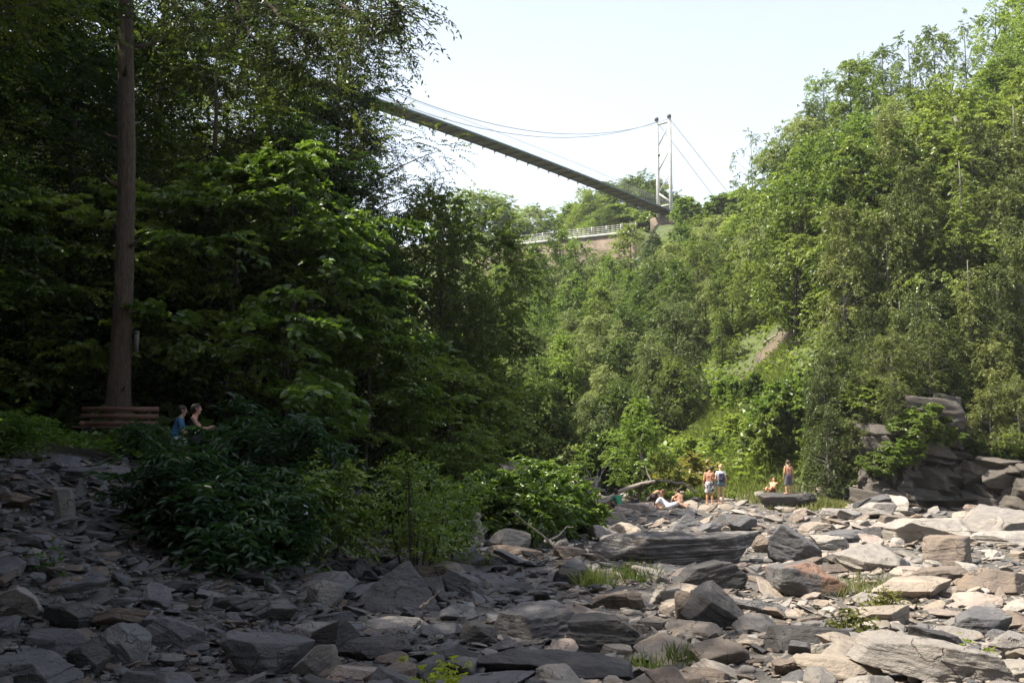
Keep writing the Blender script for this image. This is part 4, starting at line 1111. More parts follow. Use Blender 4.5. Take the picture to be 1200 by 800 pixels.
def bank(gg, n):
    Y = gg.uniform(17.5, 46, n); xl = -4.5 + .17 * Y
    x = xl - gg.uniform(5.8, 15, n)
    x = np.where(Y > 24, xl - gg.uniform(2.0, 14, n), x)
    return np.stack([x, Y, Y * 0], 1)
gg, P = scatter(26000, bank, 8)
cl_ = vnoise(P * [.7, .7, 0], 4)
P = P[cl_ > -.15]; m_ = len(P)
bcol = (P + [0, 0, .12] + np.abs(gg.normal(0, .14, (m_, 3))), np.stack([gg.normal(0, 1, m_), gg.normal(0, 1, m_), gg.uniform(-.1, .7, m_)], 1), norm(np.stack([gg.normal(0, .5, m_), gg.normal(0, .5, m_), np.ones(m_)], 1)), .17 * gg.uniform(.6, 1.2, m_), .085, gg.uniform(0, 1, m_), False)
def floor_(gg, n):
    Y = gg.uniform(22, 75, n); x = -4.5 + .17 * Y - gg.uniform(6, 45, n)
    return np.stack([x, Y, Y * 0], 1)
gg2, P2 = scatter(32000, floor_, 18); m2 = len(P2)
fcol = (P2 + [0, 0, .1] + np.abs(gg2.normal(0, .45, (m2, 3))), np.stack([gg2.normal(0, 1, m2), gg2.normal(0, 1, m2), gg2.uniform(-.1, .7, m2)], 1), norm(np.stack([gg2.normal(0, .5, m2), gg2.normal(0, .5, m2), np.ones(m2)], 1)), .5 * gg2.uniform(.6, 1.2, m2), .3, gg2.uniform(0, 1, m2), False)
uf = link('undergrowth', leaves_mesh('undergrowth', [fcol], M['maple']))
tag(uf, 'dark leafy undergrowth on the floor of the wood behind the bench', 'undergrowth', None, 'stuff')
def lipb(gg, n):
    px = gg.uniform(985, 1340, n); x = (px - 600) / F * 46
    yf = np.interp(x, [10, 14, 20, 24, 40], [52, 47, 45, 43, 38])
    return np.stack([x, yf + 1.6 + 12 * gg.uniform(0, 1, n) ** 1.5, x * 0], 1)
gg3, P3_ = scatter(15000, lipb, 28); q3 = project(P3_)[0]; P3_ = P3_[~((q3 > 1098) & (q3 < 1150) & (P3_[:, 1] < 50.5))]; m3 = len(P3_)
lcol = (P3_ + [0, 0, .1] + np.abs(gg3.normal(0, .2, (m3, 3))), np.stack([gg3.normal(0, 1, m3), gg3.normal(0, 1, m3), gg3.uniform(-.2, .7, m3)], 1), norm(np.stack([gg3.normal(0, .5, m3), gg3.normal(0, .5, m3), np.ones(m3)], 1)), .34 * gg3.uniform(.6, 1.2, m3), .2, np.clip(vnoise(P3_ * .8, 3) * .5 + .5 + gg3.normal(0, .15, m3), 0, 1), False)
lf = link('undergrowth', leaves_mesh('undergrowth', [lcol], M['far_grey']))
tag(lf, 'creepers and low plants hanging over the cliff top', 'undergrowth', None, 'stuff')
gc = link('ground_cover', leaves_mesh('ground_cover', [bcol], M['herb']))
tag(gc, 'low leafy plants on the shaded forest floor around the bench', 'ground cover', None, 'stuff')

# --- bushes
def bush(name, x, y, h, rad, seed, mat, label, cat, group=None, stems=14, per=24, L=.1, W=.06, compound=False, rise=1.0, droop=.35, tips=5, base_spread=.35, sep=1.0):
    gg = np.random.default_rng(seed)
    z = hz(x, y)
    e = empty(name, (x, y, z)); tag(e, label, cat, group)
    tb = MB(); S, Dd, Ln = [], [], []
    for i in range(stems):
        az = i * 2.4 + gg.uniform(-.5, .5); rr = rad * math.sqrt(gg.uniform(.02, 1)); hh = h * gg.uniform(.45, 1.0) * (1 - .35 * (rr / rad) ** 2)
        b0 = np.array([math.cos(az) * rr * base_spread, math.sin(az) * rr * base_spread, -.1]); b1 = np.array([math.cos(az) * rr, math.sin(az) * rr, hh])
        mid = (b0 + b1) / 2 + np.array([0, 0, .2 * hh]) + gg.normal(0, .05 * h, 3)
        s = np.linspace(0, 1, 7)[:, None]
        pts = b0 * (1 - s) ** 2 + 2 * mid * s * (1 - s) + b1 * s ** 2
        tb.tube(pts, np.linspace(.012 + .006 * h, .005, 7), 5, False)
        for k in range(tips):
            q = pts[min(6, 2 + int(k * 5 / tips))] + gg.normal(0, .06, 3)
            S.append(q)
            od = norm(np.array([math.cos(az), math.sin(az), 0]) * .5 + gg.normal(0, .6, 3) + np.array([0, 0, .35]))
            Dd.append(od); Ln.append(gg.uniform(.35, .75) * sep)
    S, Dd, Ln = np.array(S), np.array(Dd), np.array(Ln)
    k = len(S)
    if compound:
        nl = 7                                   # whorl of compound leaves at each tip, each with paired drooping leaflets
        a = gg.uniform(0, 6.28, (k, nl)); el = gg.uniform(-.1, .7, (k, nl))
        rd = np.stack([np.cos(a) * np.cos(el), np.sin(a) * np.cos(el), np.sin(el)], -1).reshape(-1, 3)
        rs = np.repeat(S, nl, 0)
        rl = np.repeat(Ln, nl) * gg.uniform(.7, 1.1, k * nl)
        part = spray(gg, rs, rd, rl, per, .45, L, W, gg.uniform(.25, .75, k * nl), flat=1.0, hexa=True)
    else:
        tw = 6
        st = np.repeat(S, tw, 0) + gg.normal(0, .07, (k * tw, 3)); dd = norm(np.repeat(Dd, tw, 0) + gg.normal(0, .6, (k * tw, 3)))
        part = spray(gg, st, dd, np.repeat(Ln, tw) * gg.uniform(.6, 1.1, k * tw), per, droop, L, W, gg.uniform(.2, .8, k * tw), flat=.7, hexa=True)
    tb.build('stems', M['bark_dark'], e, True)
    link('foliage', leaves_mesh('foliage', [part], mat), e)
    return e
def gx(px, Y): return (px - 600) / F * Y
GB = 'leafy bushes of the shaded bank'
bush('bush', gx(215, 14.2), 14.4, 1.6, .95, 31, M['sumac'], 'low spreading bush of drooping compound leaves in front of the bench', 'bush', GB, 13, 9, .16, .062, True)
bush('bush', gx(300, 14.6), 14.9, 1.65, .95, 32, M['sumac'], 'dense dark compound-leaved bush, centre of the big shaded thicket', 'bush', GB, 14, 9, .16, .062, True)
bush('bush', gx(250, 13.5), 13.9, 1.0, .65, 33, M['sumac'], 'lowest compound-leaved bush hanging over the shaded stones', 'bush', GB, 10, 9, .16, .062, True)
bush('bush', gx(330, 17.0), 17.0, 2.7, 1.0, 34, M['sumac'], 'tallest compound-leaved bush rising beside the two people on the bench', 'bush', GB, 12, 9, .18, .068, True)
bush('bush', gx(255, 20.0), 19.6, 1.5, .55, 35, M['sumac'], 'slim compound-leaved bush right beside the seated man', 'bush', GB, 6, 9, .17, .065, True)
bush('bush', gx(372, 16.2), 16.2, 1.9, .8, 36, M['shrub'], 'small bush with finer leaves at the sunny edge of the big thicket', 'bush', GB, 12, 14, .1, .05)
bush('bush', gx(175, 20.5), 20.3, .75, .6, 37, M['sumac'], 'low bush covering one end of the bench', 'bush', GB, 8, 11, .12, .04, True)
bush('bush', gx(488, 17.0), 17.0, 2.1, .62, 38, M['shrub'], 'airy upright bush with small leaves and thin stems in mid river bank', 'bush', None, 11, 9, .085, .048, droop=.2)
bush('bush', gx(520, 19.0), 19.0, 2.3, .6, 39, M['shrub'], 'slender bush with yellow-lit tips behind the airy upright bush', 'bush', None, 7, 9, .11, .055, droop=.2)
bush('bush', gx(455, 21.0), 21.0, 1.9, .9, 40, M['maple'], 'shady bush between the big thicket and the airy upright bush', 'bush', None, 12, 15, .11, .06)
bush('bush', gx(612, 25.5), 25.5, 2.3, 1.7, 41, M['shrub'], 'broad bright green bush lit by the sun at the edge of the rocks', 'bush', None, 34, 16, .15, .085, droop=.3, sep=1.2)
bush('bush', gx(660, 27.5), 27.5, 1.75, 1.0, 42, M['shrub'], 'smaller bright bush spreading over the rocks beside the broad one', 'bush', None, 16, 16, .15, .085, droop=.3)
bush('bush', gx(573, 25.0), 25.0, 1.2, .6, 43, M['shrub'], 'low leafy shoot bush at the shaded foot of the broad bright bush', 'bush', None, 8, 14, .12, .07)
bush('fern', gx(8, 17.0), 17.0, .75, .6, 44, M['herb'], 'light green fern-like plant on the bank at the edge of the view', 'plant', None, 9, 13, .12, .03, True)
bush('ochre_plant', gx(800, 53.2), 53.2, 2.0, 1.7, 45, M['goldplant'], 'ochre-leaved knotweed patch at the foot of the grassy clearing', 'plant', None, 22, 10, .3, .2)
bush('seedling', gx(520, 7.0), 7.0, .66, .16, 46, M['gold'], 'small yellow-green seedling growing between the near slabs', 'seedling', None, 5, 4, .055, .032, tips=5, sep=.16, base_spread=.15)
bush('seedling', gx(1120, 8.8), 8.8, .22, .1, 47, M['gold'], 'tiny yellow weed at the dark jagged rock', 'seedling', None, 4, 3, .05, .03, tips=3, sep=.14)
bush('seedling', gx(985, 11.3), 11.3, .32, .2, 48, M['goldplant'], 'yellowish weed below the tan boulder in the sun', 'seedling', None, 6, 4, .06, .035, tips=3, sep=.2)
bush('seedling', gx(1023, 14.0), 14.0, .36, .2, 49, M['goldplant'], 'yellowish weed at the end of the long tan boulder', 'seedling', None, 6, 4, .06, .035, tips=3, sep=.2)
bush('seedling', gx(58, 11.2), 11.2, .22, .2, 50, M['herb'], 'small green weed on the shaded bank stones', 'seedling', None, 5, 4, .05, .04, tips=3, sep=.16)
def tuft(px, py, n, h, rad, label, mat='grass', seed=0):
    c = ground_at(px, py)
    gg_ = np.random.default_rng(seed + int(px))
    ra_ = rad * 1.5 * np.sqrt(gg_.uniform(0, 1, n)); an_ = gg_.uniform(0, 6.28, n); Pq = np.stack([c[0] + ra_ * np.cos(an_), c[1] + ra_ * np.sin(an_), np.zeros(n)], 1); Pq[:, 2] = height(Pq[:, 0], Pq[:, 1])
    o = link('grass_tuft', leaves_mesh('grass_tuft', [blades(gg_, Pq - c, h, .016, .4)], M[mat]))
    o.location = c
    tag(o, label, 'grass tuft', 'grass tufts among the rocks')
tuft(742, 680, 300, .4, .3, 'largest green grass tuft in front of the longest dark boulder')
tuft(698, 688, 220, .42, .22, 'smaller green grass tuft beside the rounded grey boulder')
tuft(800, 775, 130, .22, .16, 'thin grass tuft near the bottom edge in half shade')
tuft(755, 785, 80, .2, .12, 'sparse grass tuft beside the point of the biggest shaded slab')
tuft(1000, 694, 420, .3, .55, 'wide dry grass patch in front of the large pale tilted slab', 'grass_dry')
tuft(1085, 790, 70, .16, .15, 'tiny grass tuft beside the very long diagonal slab')
tuft(555, 662, 160, .35, .3, 'grass tuft in the shade under the airy bush')

# --- driftwood, stump and dead trees
def log(pts_px, Y, r, label, name='driftwood_log', cat='driftwood', mat='deadwood', twigs=0, seed=0, dy=0.0, base=None):
    gg_ = np.random.default_rng(seed)
    pts = np.array([at(a, b, Y + dy * i) if Y else ground_at(a, b) + [0, -.15, r * .6] for i, (a, b) in enumerate(pts_px)])
    if name == 'dead_trunk' and Y:                       # rooted: carried down to the ground
        if pts[-1][2] < pts[0][2]: pts = pts[::-1]
        d_ = pts[0] - pts[1]; q_ = pts[0] + d_ / max(-d_[2], .1) * max(0.0, (pts[0][2] - hz(pts[0][0], pts[0][1])) * .5)
        pts = np.vstack([[q_[0], q_[1], hz(q_[0], q_[1]) - .3], pts])
    c = pts[0].copy()
    tb = MB()
    t = np.linspace(0, len(pts) - 1, len(pts) * 4)
    q = np.stack([np.interp(t, np.arange(len(pts)), pts[:, k]) for k in range(3)], 1) - c
    q += gg_.normal(0, r * .25, q.shape)
    tb.tube(q, np.linspace(r, r * .45, len(q)) * gg_.uniform(.85, 1.15, len(q)), 8)
    for i in range(twigs):
        a = q[gg_.integers(1, len(q) - 1)]; d = norm(gg_.normal(0, 1, 3) + np.array([0, 0, .5]))
        ln = gg_.uniform(.3, 1) * r * 14
        s = np.linspace(0, 1, 5)[:, None]
        tb.tube(a + d * ln * s + gg_.normal(0, ln * .07, (5, 3)) * s, np.linspace(r * .35, r * .08, 5), 5, False)
    o = tb.build(name, M[mat], None, True)
    o.location = c
    tag(o, label, cat, 'dead wood washed up on the rocks' if cat == 'driftwood' else None)
    return o
log([(692, 594), (715, 582), (745, 568), (768, 563)], 47, .13, 'longest bleached driftwood trunk slanting up behind the seated bathers', twigs=3, seed=1)
log([(735, 572), (765, 562), (800, 566), (818, 578)], 48.5, .09, 'thin bleached driftwood pole crossing the trunk behind the bathers', seed=2)
log([(684, 592), (696, 575), (700, 558)], 40, .1, 'tangled dead branches at the end of the bright bush', twigs=22, seed=3)
log([(690, 600), (702, 590), (715, 584)], 38, .1, 'short pale driftwood limb below the tangled dead branches', twigs=2, seed=4)
log([(592, 612), (604, 606), (618, 612)], 25.2, .05, 'root tangle of reddish dead twigs under the broad bright bush', twigs=26, seed=5)
log([(560, 634), (561, 618), (560, 602)], 23.6, .16, 'upright weathered stump beside the shaded foot of the bright bush', name='tree_stump', cat='stump', seed=6)
log([(665, 634), (652, 638), (640, 632)], 21.5, .09, 'twisted pale root lying beside the pale veined boulder', twigs=3, seed=7)
log([(492, 712), (505, 703), (515, 692)], 10.7, .022, 'broken dry stick leaning over the flat pale slab', twigs=1, seed=8)
log([(760+20, 0+690), (772, 700)], 11.0, .02, 'short dry stick beside the brown upright wedge', seed=9)
log([(1117, 135), (1140, 185), (1158, 235)], 60, .22, 'bare grey dead trunk leaning between the cedars of the right bank', name='dead_trunk', cat='dead tree', mat='bark_grey', seed=10)
log([(1205, 375), (1190, 330), (1172, 292)], 52, .12, 'grey dead snag with bare branches at the edge of the view among cedars', name='dead_trunk', cat='dead tree', mat='bark_grey', twigs=26, seed=11)
log([(896, 402), (905, 396), (915, 391)], 0, .1, 'short pale fallen trunk lying across the upper bare scar', name='dead_trunk', cat='dead tree', mat='deadwood', seed=12)
log([(886, 424), (900, 428), (916, 432), (926, 428)], 0, .08, 'tangle of fallen brown branches lying in the bare scar of the slope', name='dead_trunk', cat='dead tree', mat='bark_grey', twigs=30, seed=13)

# ------------------------------------------------------------------ the big foreground trunk tree with its overhanging limbs
def big_tree():
    gg = np.random.default_rng(61)
    Y = 23.0
    b = at(137, 478, Y); x0 = b[0]; z0 = hz(x0, Y)
    e = empty('broadleaf_tree', (x0, Y, z0)); tag(e, 'tall straight brown-barked tree with flared base standing behind the wooden bench', 'tree')
    tb = MB()
    zz = np.linspace(-.4, 21, 110)
    line = np.array([[np.interp(z, [0, 1.2, 4, 7, 10.5, 21], [-.03, .03, .05, -.02, -.2, -.3]), 0, z] for z in zz])
    rad = np.interp(zz, [-.4, .0, .5, 1.2, 3, 10, 21], [.52, .44, .33, .262, .215, .18, .08])
    n = 40
    ang = np.arange(n) / n * 6.283
    ring = []
    for i, z in enumerate(zz):
        but = 1 + .22 * np.sin(ang * 5 + 1) * np.exp(-max(z, 0) / .7) + .022 * np.sin(ang * 9 + 3 * vnoise(np.array([[0, 0, z * .5]]), 8)[0]) + .05 * vnoise(np.stack([np.cos(ang) * 2.5, np.sin(ang) * 2.5, np.full(n, z * .9)], 1), 3)
        ring.append(np.stack([line[i, 0] + np.cos(ang) * rad[i] * but, np.sin(ang) * rad[i] * but, np.full(n, z)], 1))
    V = np.vstack(ring); i = np.arange(len(zz) - 1)[:, None] * n; k = np.arange(n)[None]; k2 = (k + 1) % n
    tb.add(V, np.stack([i + k, i + k2, i + n + k2, i + n + k], -1).reshape(-1, 4))
    O = np.array([x0, Y, z0])
    for z_, a_, l_ in ((4.6, -.4, .35), (7.3, 2.6, .5), (8.8, -1.1, .3), (9.6, .5, .6), (6.1, -2.2, .25)):
        b_ = np.array([np.interp(z_, [2.5, 10.5], [0, -.2]), 0, z_]); d_ = np.array([math.cos(a_), math.sin(a_), .35])
        tb.tube(np.array([b_ + d_ * .1, b_ + d_ * (.22 + l_ * .5), b_ + d_ * (.22 + l_) + [0, 0, .06]]), [.075, .045, .022], 7)
    S, Dd, Ln = [], [], []
    limbs = [([(148, -70), (215, -60), (270, -8), (290, 40), (330, 72), (352, 78)], Y - 4.0), ([(148, -110), (240, -70), (308, 0), (340, 30), (368, 45), (392, 38)], Y - 5.0), ([(148, -150), (280, -90), (385, -6), (430, 28), (470, 38)], Y - 5.5),
             ([(148, -170), (300, -120), (410, -45), (450, -5), (472, 14)], Y - 6.0), ([(148, -60), (180, -50), (205, 5), (225, 30)], Y - .5), ([(148, -120), (60, -70), (20, -20)], Y - 2), ([(148, -160), (300, -110), (370, -40), (420, 8)], Y - 4.5)]
    for pp, y_ in limbs:
        pts = np.array([at(a, c, np.interp(q, [0, 2.5, 10], [Y, y_, y_])) for q, (a, c) in enumerate(pp)]) - O
        t = np.linspace(0, len(pts) - 1, len(pts) * 4)
        q = np.stack([np.interp(t, np.arange(len(pts)), pts[:, k_]) for k_ in range(3)], 1)
        q[1:-1] = (q[:-2] + q[1:-1] * 2 + q[2:]) / 4
        tb.tube(q, np.linspace(.085, .012, len(q)), 6, False)
        for j in range(3, len(q)):
            for _ in range(4):
                d = norm(gg.normal(0, 1, 3) * [1, 1, .6] + [.1, 0, -.1]); ln = gg.uniform(.4, .95)
                s = np.linspace(0, 1, 4)[:, None]
                tw = q[j] + d * ln * s - np.array([0, 0, .35]) * ln * s * s
                tb.tube(tw, np.linspace(.012, .004, 4), 4, False)
                for s_ in (.2, .5, .8):
                    S.append(tw[min(3, int(s_ * 4))]); Dd.append(norm(d + gg.normal(0, .6, 3) + np.array([0, 0, -.4]))); Ln.append(gg.uniform(.35, .7))
    # crown above the frame
    ncl = 8
    for c in range(ncl):
        a = gg.uniform(0, 6.28); r_ = 3.6 * math.sqrt(gg.uniform(0, 1)); z = gg.uniform(16.5, 22)
        cc = np.array([math.cos(a) * r_ - .6, math.sin(a) * r_, z])
        s = np.linspace(0, 1, 4)[:, None]; a0 = np.array([.25, 0, z - 1.5])
        tb.tube(a0 + (cc - a0) * s, np.linspace(.06, .015, 4), 5, False)
        for _ in range(16):
            S.append(cc + gg.normal(0, .55, 3)); Dd.append(norm(gg.normal(0, 1, 3))); Ln.append(gg.uniform(.5, 1.0))
    part = spray(gg, np.array(S), np.array(Dd), np.array(Ln), 13, .4, .12, .036, gg.uniform(.2, .8, len(S)), flat=.35)
    tb.build('trunk', M['bark'], e, True)
    link('crown', leaves_mesh('crown', [part], M['ash']), e)
    return e
BIG = big_tree()
c = at(160, 400, 22.85)
mb = MB(); mb.box((0, 0, 0), (.11, .03, .5)); mb.box((0, -.02, .2), (.08, .02, .06))
o = mb.build('marker_board', simple('grey_board', (.13, .125, .11), .7)); o.location = c; tag(o, 'narrow grey marker board fixed to the side of the tall trunk', 'sign')

# ------------------------------------------------------------------ bench
def bench():
    bx, by = gx(137, 21.6), 21.6
    z = hz(bx, by)
    z = max(z, at(137, 476, by)[2] - .9)
    e = empty('park_bench', (bx, by, z), 0.06); tag(e, 'reddish wooden park bench with plank back under the tall trunk', 'bench')
    mb = MB()
    for k, (zz, yy) in enumerate([(.85, .27), (.69, .24), (.53, .21)]): mb.bar((-.84, yy, zz), (.84, yy, zz), .035, .105)
    mb.build('backrest', M['wood'], e)
    mb = MB()
    for yy in (-.2, -.06, .08): mb.bar((-.84, yy, .44), (.84, yy, .44), .115, .04)
    mb.build('seat', M['wood'], e)
    for s in (-.62, .62):
        mb = MB(); mb.bar((s, .16, -.25), (s, .31, .9), .05, .05); mb.bar((s, -.2, -.25), (s, -.2, .42), .05, .05); mb.bar((s, -.25, .4), (s, .2, .4), .05, .04)
        mb.build('leg', M['steel_dark'], e)
bench()

# ------------------------------------------------------------------ suspension bridge
def bridge():
    T = at(779, 250, 150.0); zd = T[2]
    u = np.array([-.6507, -.7594, 0]); n = np.array([.7594, -.6507, 0])
    e = empty('suspension_bridge', T); tag(e, 'long footbridge hanging high across the gorge from a white steel tower', 'bridge')
    SPAN, w = 105.6, 1.15
    def Pp(s, off=0, z=0): return u * s + n * off + np.array([0, 0, z - .012 * s * (s > 0)*0])
    zdk = lambda s: .2 + 1.3 * math.sin(math.pi * min(max(s, 0), 106) / 106)
    ss = np.arange(-4, 110, 1.5)
    deck = MB()
    for a, b in zip(ss[:-1], ss[1:]):
        deck.bar(Pp(a, 0, zdk(a)), Pp(b, 0, zdk(b)), 2 * w - .1, .07)
    deck.build('deck', M['deck_wood'], e)
    for sd in (-1, 1):
        mb = MB()
        for a, b in zip(ss[:-1], ss[1:]): mb.bar(Pp(a, sd * w, zdk(a) + .0), Pp(b, sd * w, zdk(b) + .0), .08, .3)
        gd = mb.build('side_girder', M['deck_green'], e)
        mb = MB()
        for zz in (.35, .6, .85, 1.1, 1.3):
            for a, b in zip(ss[:-1:2], ss[2::2]): mb.bar(Pp(a, sd * w, zdk(a) + zz), Pp(b, sd * w, zdk(b) + zz), .012 if zz < 1.2 else .04, .012 if zz < 1.2 else .04)
        for a in np.arange(-4, 109, .5): mb.bar(Pp(a, sd * w, zdk(a) + .1), Pp(a, sd * w, zdk(a) + 1.3), .009, .009, u)
        mb.build('fence', M['galv'], e)
    for s in np.arange(1, 108, 2.2):
        mb = MB(); mb.bar(Pp(s, -w - .22, zdk(s) - .14), Pp(s, w + .1, zdk(s) - .14), .12, .17); mb.bar(Pp(s, -w - .2, zdk(s) - .2), Pp(s, -w - .2, zdk(s) - .42), .08, .08, u)
        mb.build('cross_beam', M['steel_dark'], e)
    ztop = at(776, 141, 150)[2] - T[2]
    q = .00428; pcoef = -.4518
    zc = lambda s: ztop + pcoef * s + q * s * s
    for sd in (-1, 1):
        s = np.linspace(0, SPAN, 40)
        mb = MB(); mb.tube(np.array([Pp(a, sd * w, zc(a)) for a in s]), .05, 6); mb.build('main_cable', M['galv'], e)
        mb = MB(); mb.tube(np.array([Pp(0, sd * w, ztop), Pp(-30, sd * (w + .5), 1.0)]), .045, 6); mb.build('backstay_cable', M['galv'], e)
        mb = MB(); mb.tube(np.array([Pp(SPAN, sd * w, ztop), Pp(SPAN + 28, sd * (w + .5), 1.0)]), .045, 6); mb.build('backstay_cable', M['galv'], e)
    for s in np.arange(6, 100, 4.4):
        for sd in (-1, 1):
            mb = MB(); mb.tube(np.array([Pp(s, sd * w, zdk(s)), Pp(s, sd * w, zc(s))]), .006, 4); mb.build('hanger', M['galv'], e)
    for s0 in (0, SPAN):
        tw = empty('tower'); tw.parent = e; tw.location = Pp(s0).tolist()
        for sd in (-1, 1):
            mb = MB(); mb.tube(np.array([n * sd * w + [0, 0, -2.5], n * sd * w + [0, 0, ztop * .35], n * sd * w + [0, 0, ztop + .15]]), [.3, .28, .25], 12)
            mb.build('column', M['steel_white'], tw, True)
            mb = MB(); mb.tube(np.array([n * sd * w + [0, 0, ztop + .15], n * sd * w + [0, 0, ztop + .6]]) + u * .12, [.33, .31], 10); mb.build('cable_saddle', M['steel_dark'], tw, True)
        br = [(ztop * .97, ztop * .97, .2), (ztop * .72, ztop * .95, .11), (ztop * .45, ztop * .68, .11), (ztop * .22, ztop * .42, .11)]
        for a, b, r_ in br:
            mb = MB(); mb.tube(np.array([-n * w + [0, 0, a], n * w + [0, 0, b]]), r_, 8); mb.build('brace', M['steel_white'], tw, True)
        for a, b in ((3.4, 1.6), (1.2, 1.2)):
            mb = MB(); mb.tube(np.array([-n * w + [0, 0, a], n * w + [0, 0, b]]), .15, 8); mb.build('brace', M['steel_white'], tw, True)
        mb = MB(); mb.box(-n * w + np.array([.15, -.25, ztop * .63]), (.35, .4, .3)); mb.build('floodlight', M['steel_dark'], tw)
    # stone abutment under the tower
    mb = MB(); mb.box((0, 0, -2.4), (3.4, 3.0, 3.2), np.array([[n[0], u[0], 0], [n[1], u[1], 0], [0, 0, 1.0]]))
    mb.build('abutment', M['concrete'], e)
bridge()

# ------------------------------------------------------------------ road wall and railing
def road():
    pts = [at(a, b, Y) for a, b, Y in ((560, 287, 158), (600, 284, 156.5), (660, 277, 153), (745, 268, 149))]
    pts = np.array(pts)
    t = np.linspace(0, 3, 46)
    L_ = np.stack([np.interp(t, range(4), pts[:, k]) for k in range(3)], 1)
    c = L_[0].copy(); L_ = L_ - c
    e = empty('retaining_wall', c); tag(e, 'brown concrete retaining wall holding the road on the rim of the gorge', 'wall')
    def ribbon(name, y0, y1, z0, z1, mat):
        k = len(L_); V = np.concatenate([L_ + [0, y0, z1], L_ + [0, y0, z0], L_ + [0, y1, z0], L_ + [0, y1, z1]])
        i = np.arange(k - 1); Q = [np.stack([i + r * k, i + r * k + 1, i + (r + 1) % 4 * k + 1, i + (r + 1) % 4 * k], 1) for r in range(4)]
        Q.append(np.array([[0, k, 2 * k, 3 * k], [k - 1, 4 * k - 1, 3 * k - 1, 2 * k - 1]]))
        return link(name, mesh_np(name, V, np.vstack(Q), None, mat), e)
    ribbon('wall_face', -.25, .3, -12, -.72, M['concrete'])
    ribbon('coping', -.42, .45, -.72, -.34, M['rail'])
    e = empty('road_railing', c); tag(e, 'pale steel railing with posts along the road above the retaining wall', 'railing')
    mb = MB()
    for zz in (.25, .55, .85, 1.15):
        for a, b in zip(L_[:-1], L_[1:]): mb.bar(a + [0, 0, zz - .3], b + [0, 0, zz - .3], .07, .1)
    mb.build('rail', M['rail'], e)
    for i in range(0, 46, 3):
        mb = MB(); mb.bar(L_[i] + [0, 0, -.4], L_[i] + [0, 0, 1.0], .16, .16, (1, 0, 0)); mb.build('post', M['rail'], e)
road()

# ------------------------------------------------------------------ people
def sdf_grid(prims, res, k=.025, cuts=()):
    """one continuous surface from tapered limbs, blended at the joints"""
    A = np.array([p[0] for p in prims]); Bq = np.array([p[1] for p in prims]); Rm = max(max(p[2], p[3]) for p in prims)
    lo = np.minimum(A, Bq).min(0) - Rm - 3 * res; hi = np.maximum(A, Bq).max(0) + Rm + 3 * res
    dims = np.ceil((hi - lo) / res).astype(int) + 1
    ax = [lo[i] + np.arange(dims[i]) * res for i in range(3)]
    f = np.full(dims, .3)
    for p in prims:
        a, b, ra, rb = np.asarray(p[0], float), np.asarray(p[1], float), p[2], p[3]
        m = max(ra, rb) + .06
        sl = tuple(slice(max(0, int((min(a[i], b[i]) - m - lo[i]) / res)), min(dims[i], int((max(a[i], b[i]) + m - lo[i]) / res) + 2)) for i in range(3))
        X = np.stack(np.meshgrid(ax[0][sl[0]], ax[1][sl[1]], ax[2][sl[2]], indexing='ij'), -1)
        ba = b - a; t = np.clip(((X - a) @ ba) / max(ba @ ba, 1e-9), 0, 1)
        d = np.linalg.norm(X - a - t[..., None] * ba, axis=-1) - (ra + (rb - ra) * t)
        kk = p[4] if len(p) > 4 else k
        h = np.clip(.5 + .5 * (f[sl] - d) / kk, 0, 1)
        f[sl] = f[sl] * (1 - h) + d * h - kk * h * (1 - h)
    if cuts:
        X = np.stack(np.meshgrid(*ax, indexing='ij'), -1)
        for (n_, c_) in cuts: f = np.maximum(f, X @ np.asarray(n_, float) - c_)
    return f, lo

def surface_nets(f, lo, res):
    s = f < 0
    c = [s[i:f.shape[0] - 1 + i, j:f.shape[1] - 1 + j, k:f.shape[2] - 1 + k] for i in (0, 1) for j in (0, 1) for k in (0, 1)]
    cnt = sum(q.astype(int) for q in c)
    act = (cnt > 0) & (cnt < 8)
    idx = -np.ones(act.shape, np.int64); ijk = np.argwhere(act); idx[act] = np.arange(len(ijk))
    acc = np.zeros((len(ijk), 3)); num = np.zeros(len(ijk))
    cor = [np.array([i, j, k]) for i in (0, 1) for j in (0, 1) for k in (0, 1)]
    val = [f[tuple((ijk + q).T)] for q in cor]
    for a in range(8):
        for b in range(a + 1, 8):
            if np.abs(cor[a] - cor[b]).sum() != 1: continue
            cr = (val[a] < 0) != (val[b] < 0)
            t = np.where(cr, val[a] / np.where(cr, val[a] - val[b], 1), 0)
            acc += np.where(cr[:, None], cor[a] + t[:, None] * (cor[b] - cor[a]), 0); num += cr
    V = lo + (ijk + acc / np.maximum(num, 1)[:, None]) * res
    Q = []
    for ax_ in range(3):
        o1, o2 = [(1, 2), (2, 0), (0, 1)][ax_]
        sh = list(f.shape); sl0 = [slice(0, None)] * 3; sl1 = [slice(0, None)] * 3
        sl0[ax_] = slice(0, sh[ax_] - 1); sl1[ax_] = slice(1, sh[ax_])
        e0, e1 = s[tuple(sl0)], s[tuple(sl1)]
        for flip, msk in ((False, e0 & ~e1), (True, ~e0 & e1)):
            q = np.argwhere(msk)
            q = q[(q[:, o1] > 0) & (q[:, o2] > 0) & (q[:, o1] < sh[o1] - 1) & (q[:, o2] < sh[o2] - 1)]
            d1 = np.zeros(3, int); d1[o1] = 1; d2 = np.zeros(3, int); d2[o2] = 1
            v = [idx[tuple((q - z).T)] for z in (d1 * 0, d1, d1 + d2, d2)]
            if flip: v = v[::-1]
            Q.append(np.stack(v, 1))
    return V, np.vstack(Q)

def sdf_obj(name, prims, mat, parent, res=.014, k=.025, cuts=()):
    f, lo = sdf_grid(prims, res, k, cuts)
    V, Q = surface_nets(f, lo, res)
    Q = Q[(Q >= 0).all(1)]
    return link(name, mesh_np(name, V, Q, None, mat, True), parent)

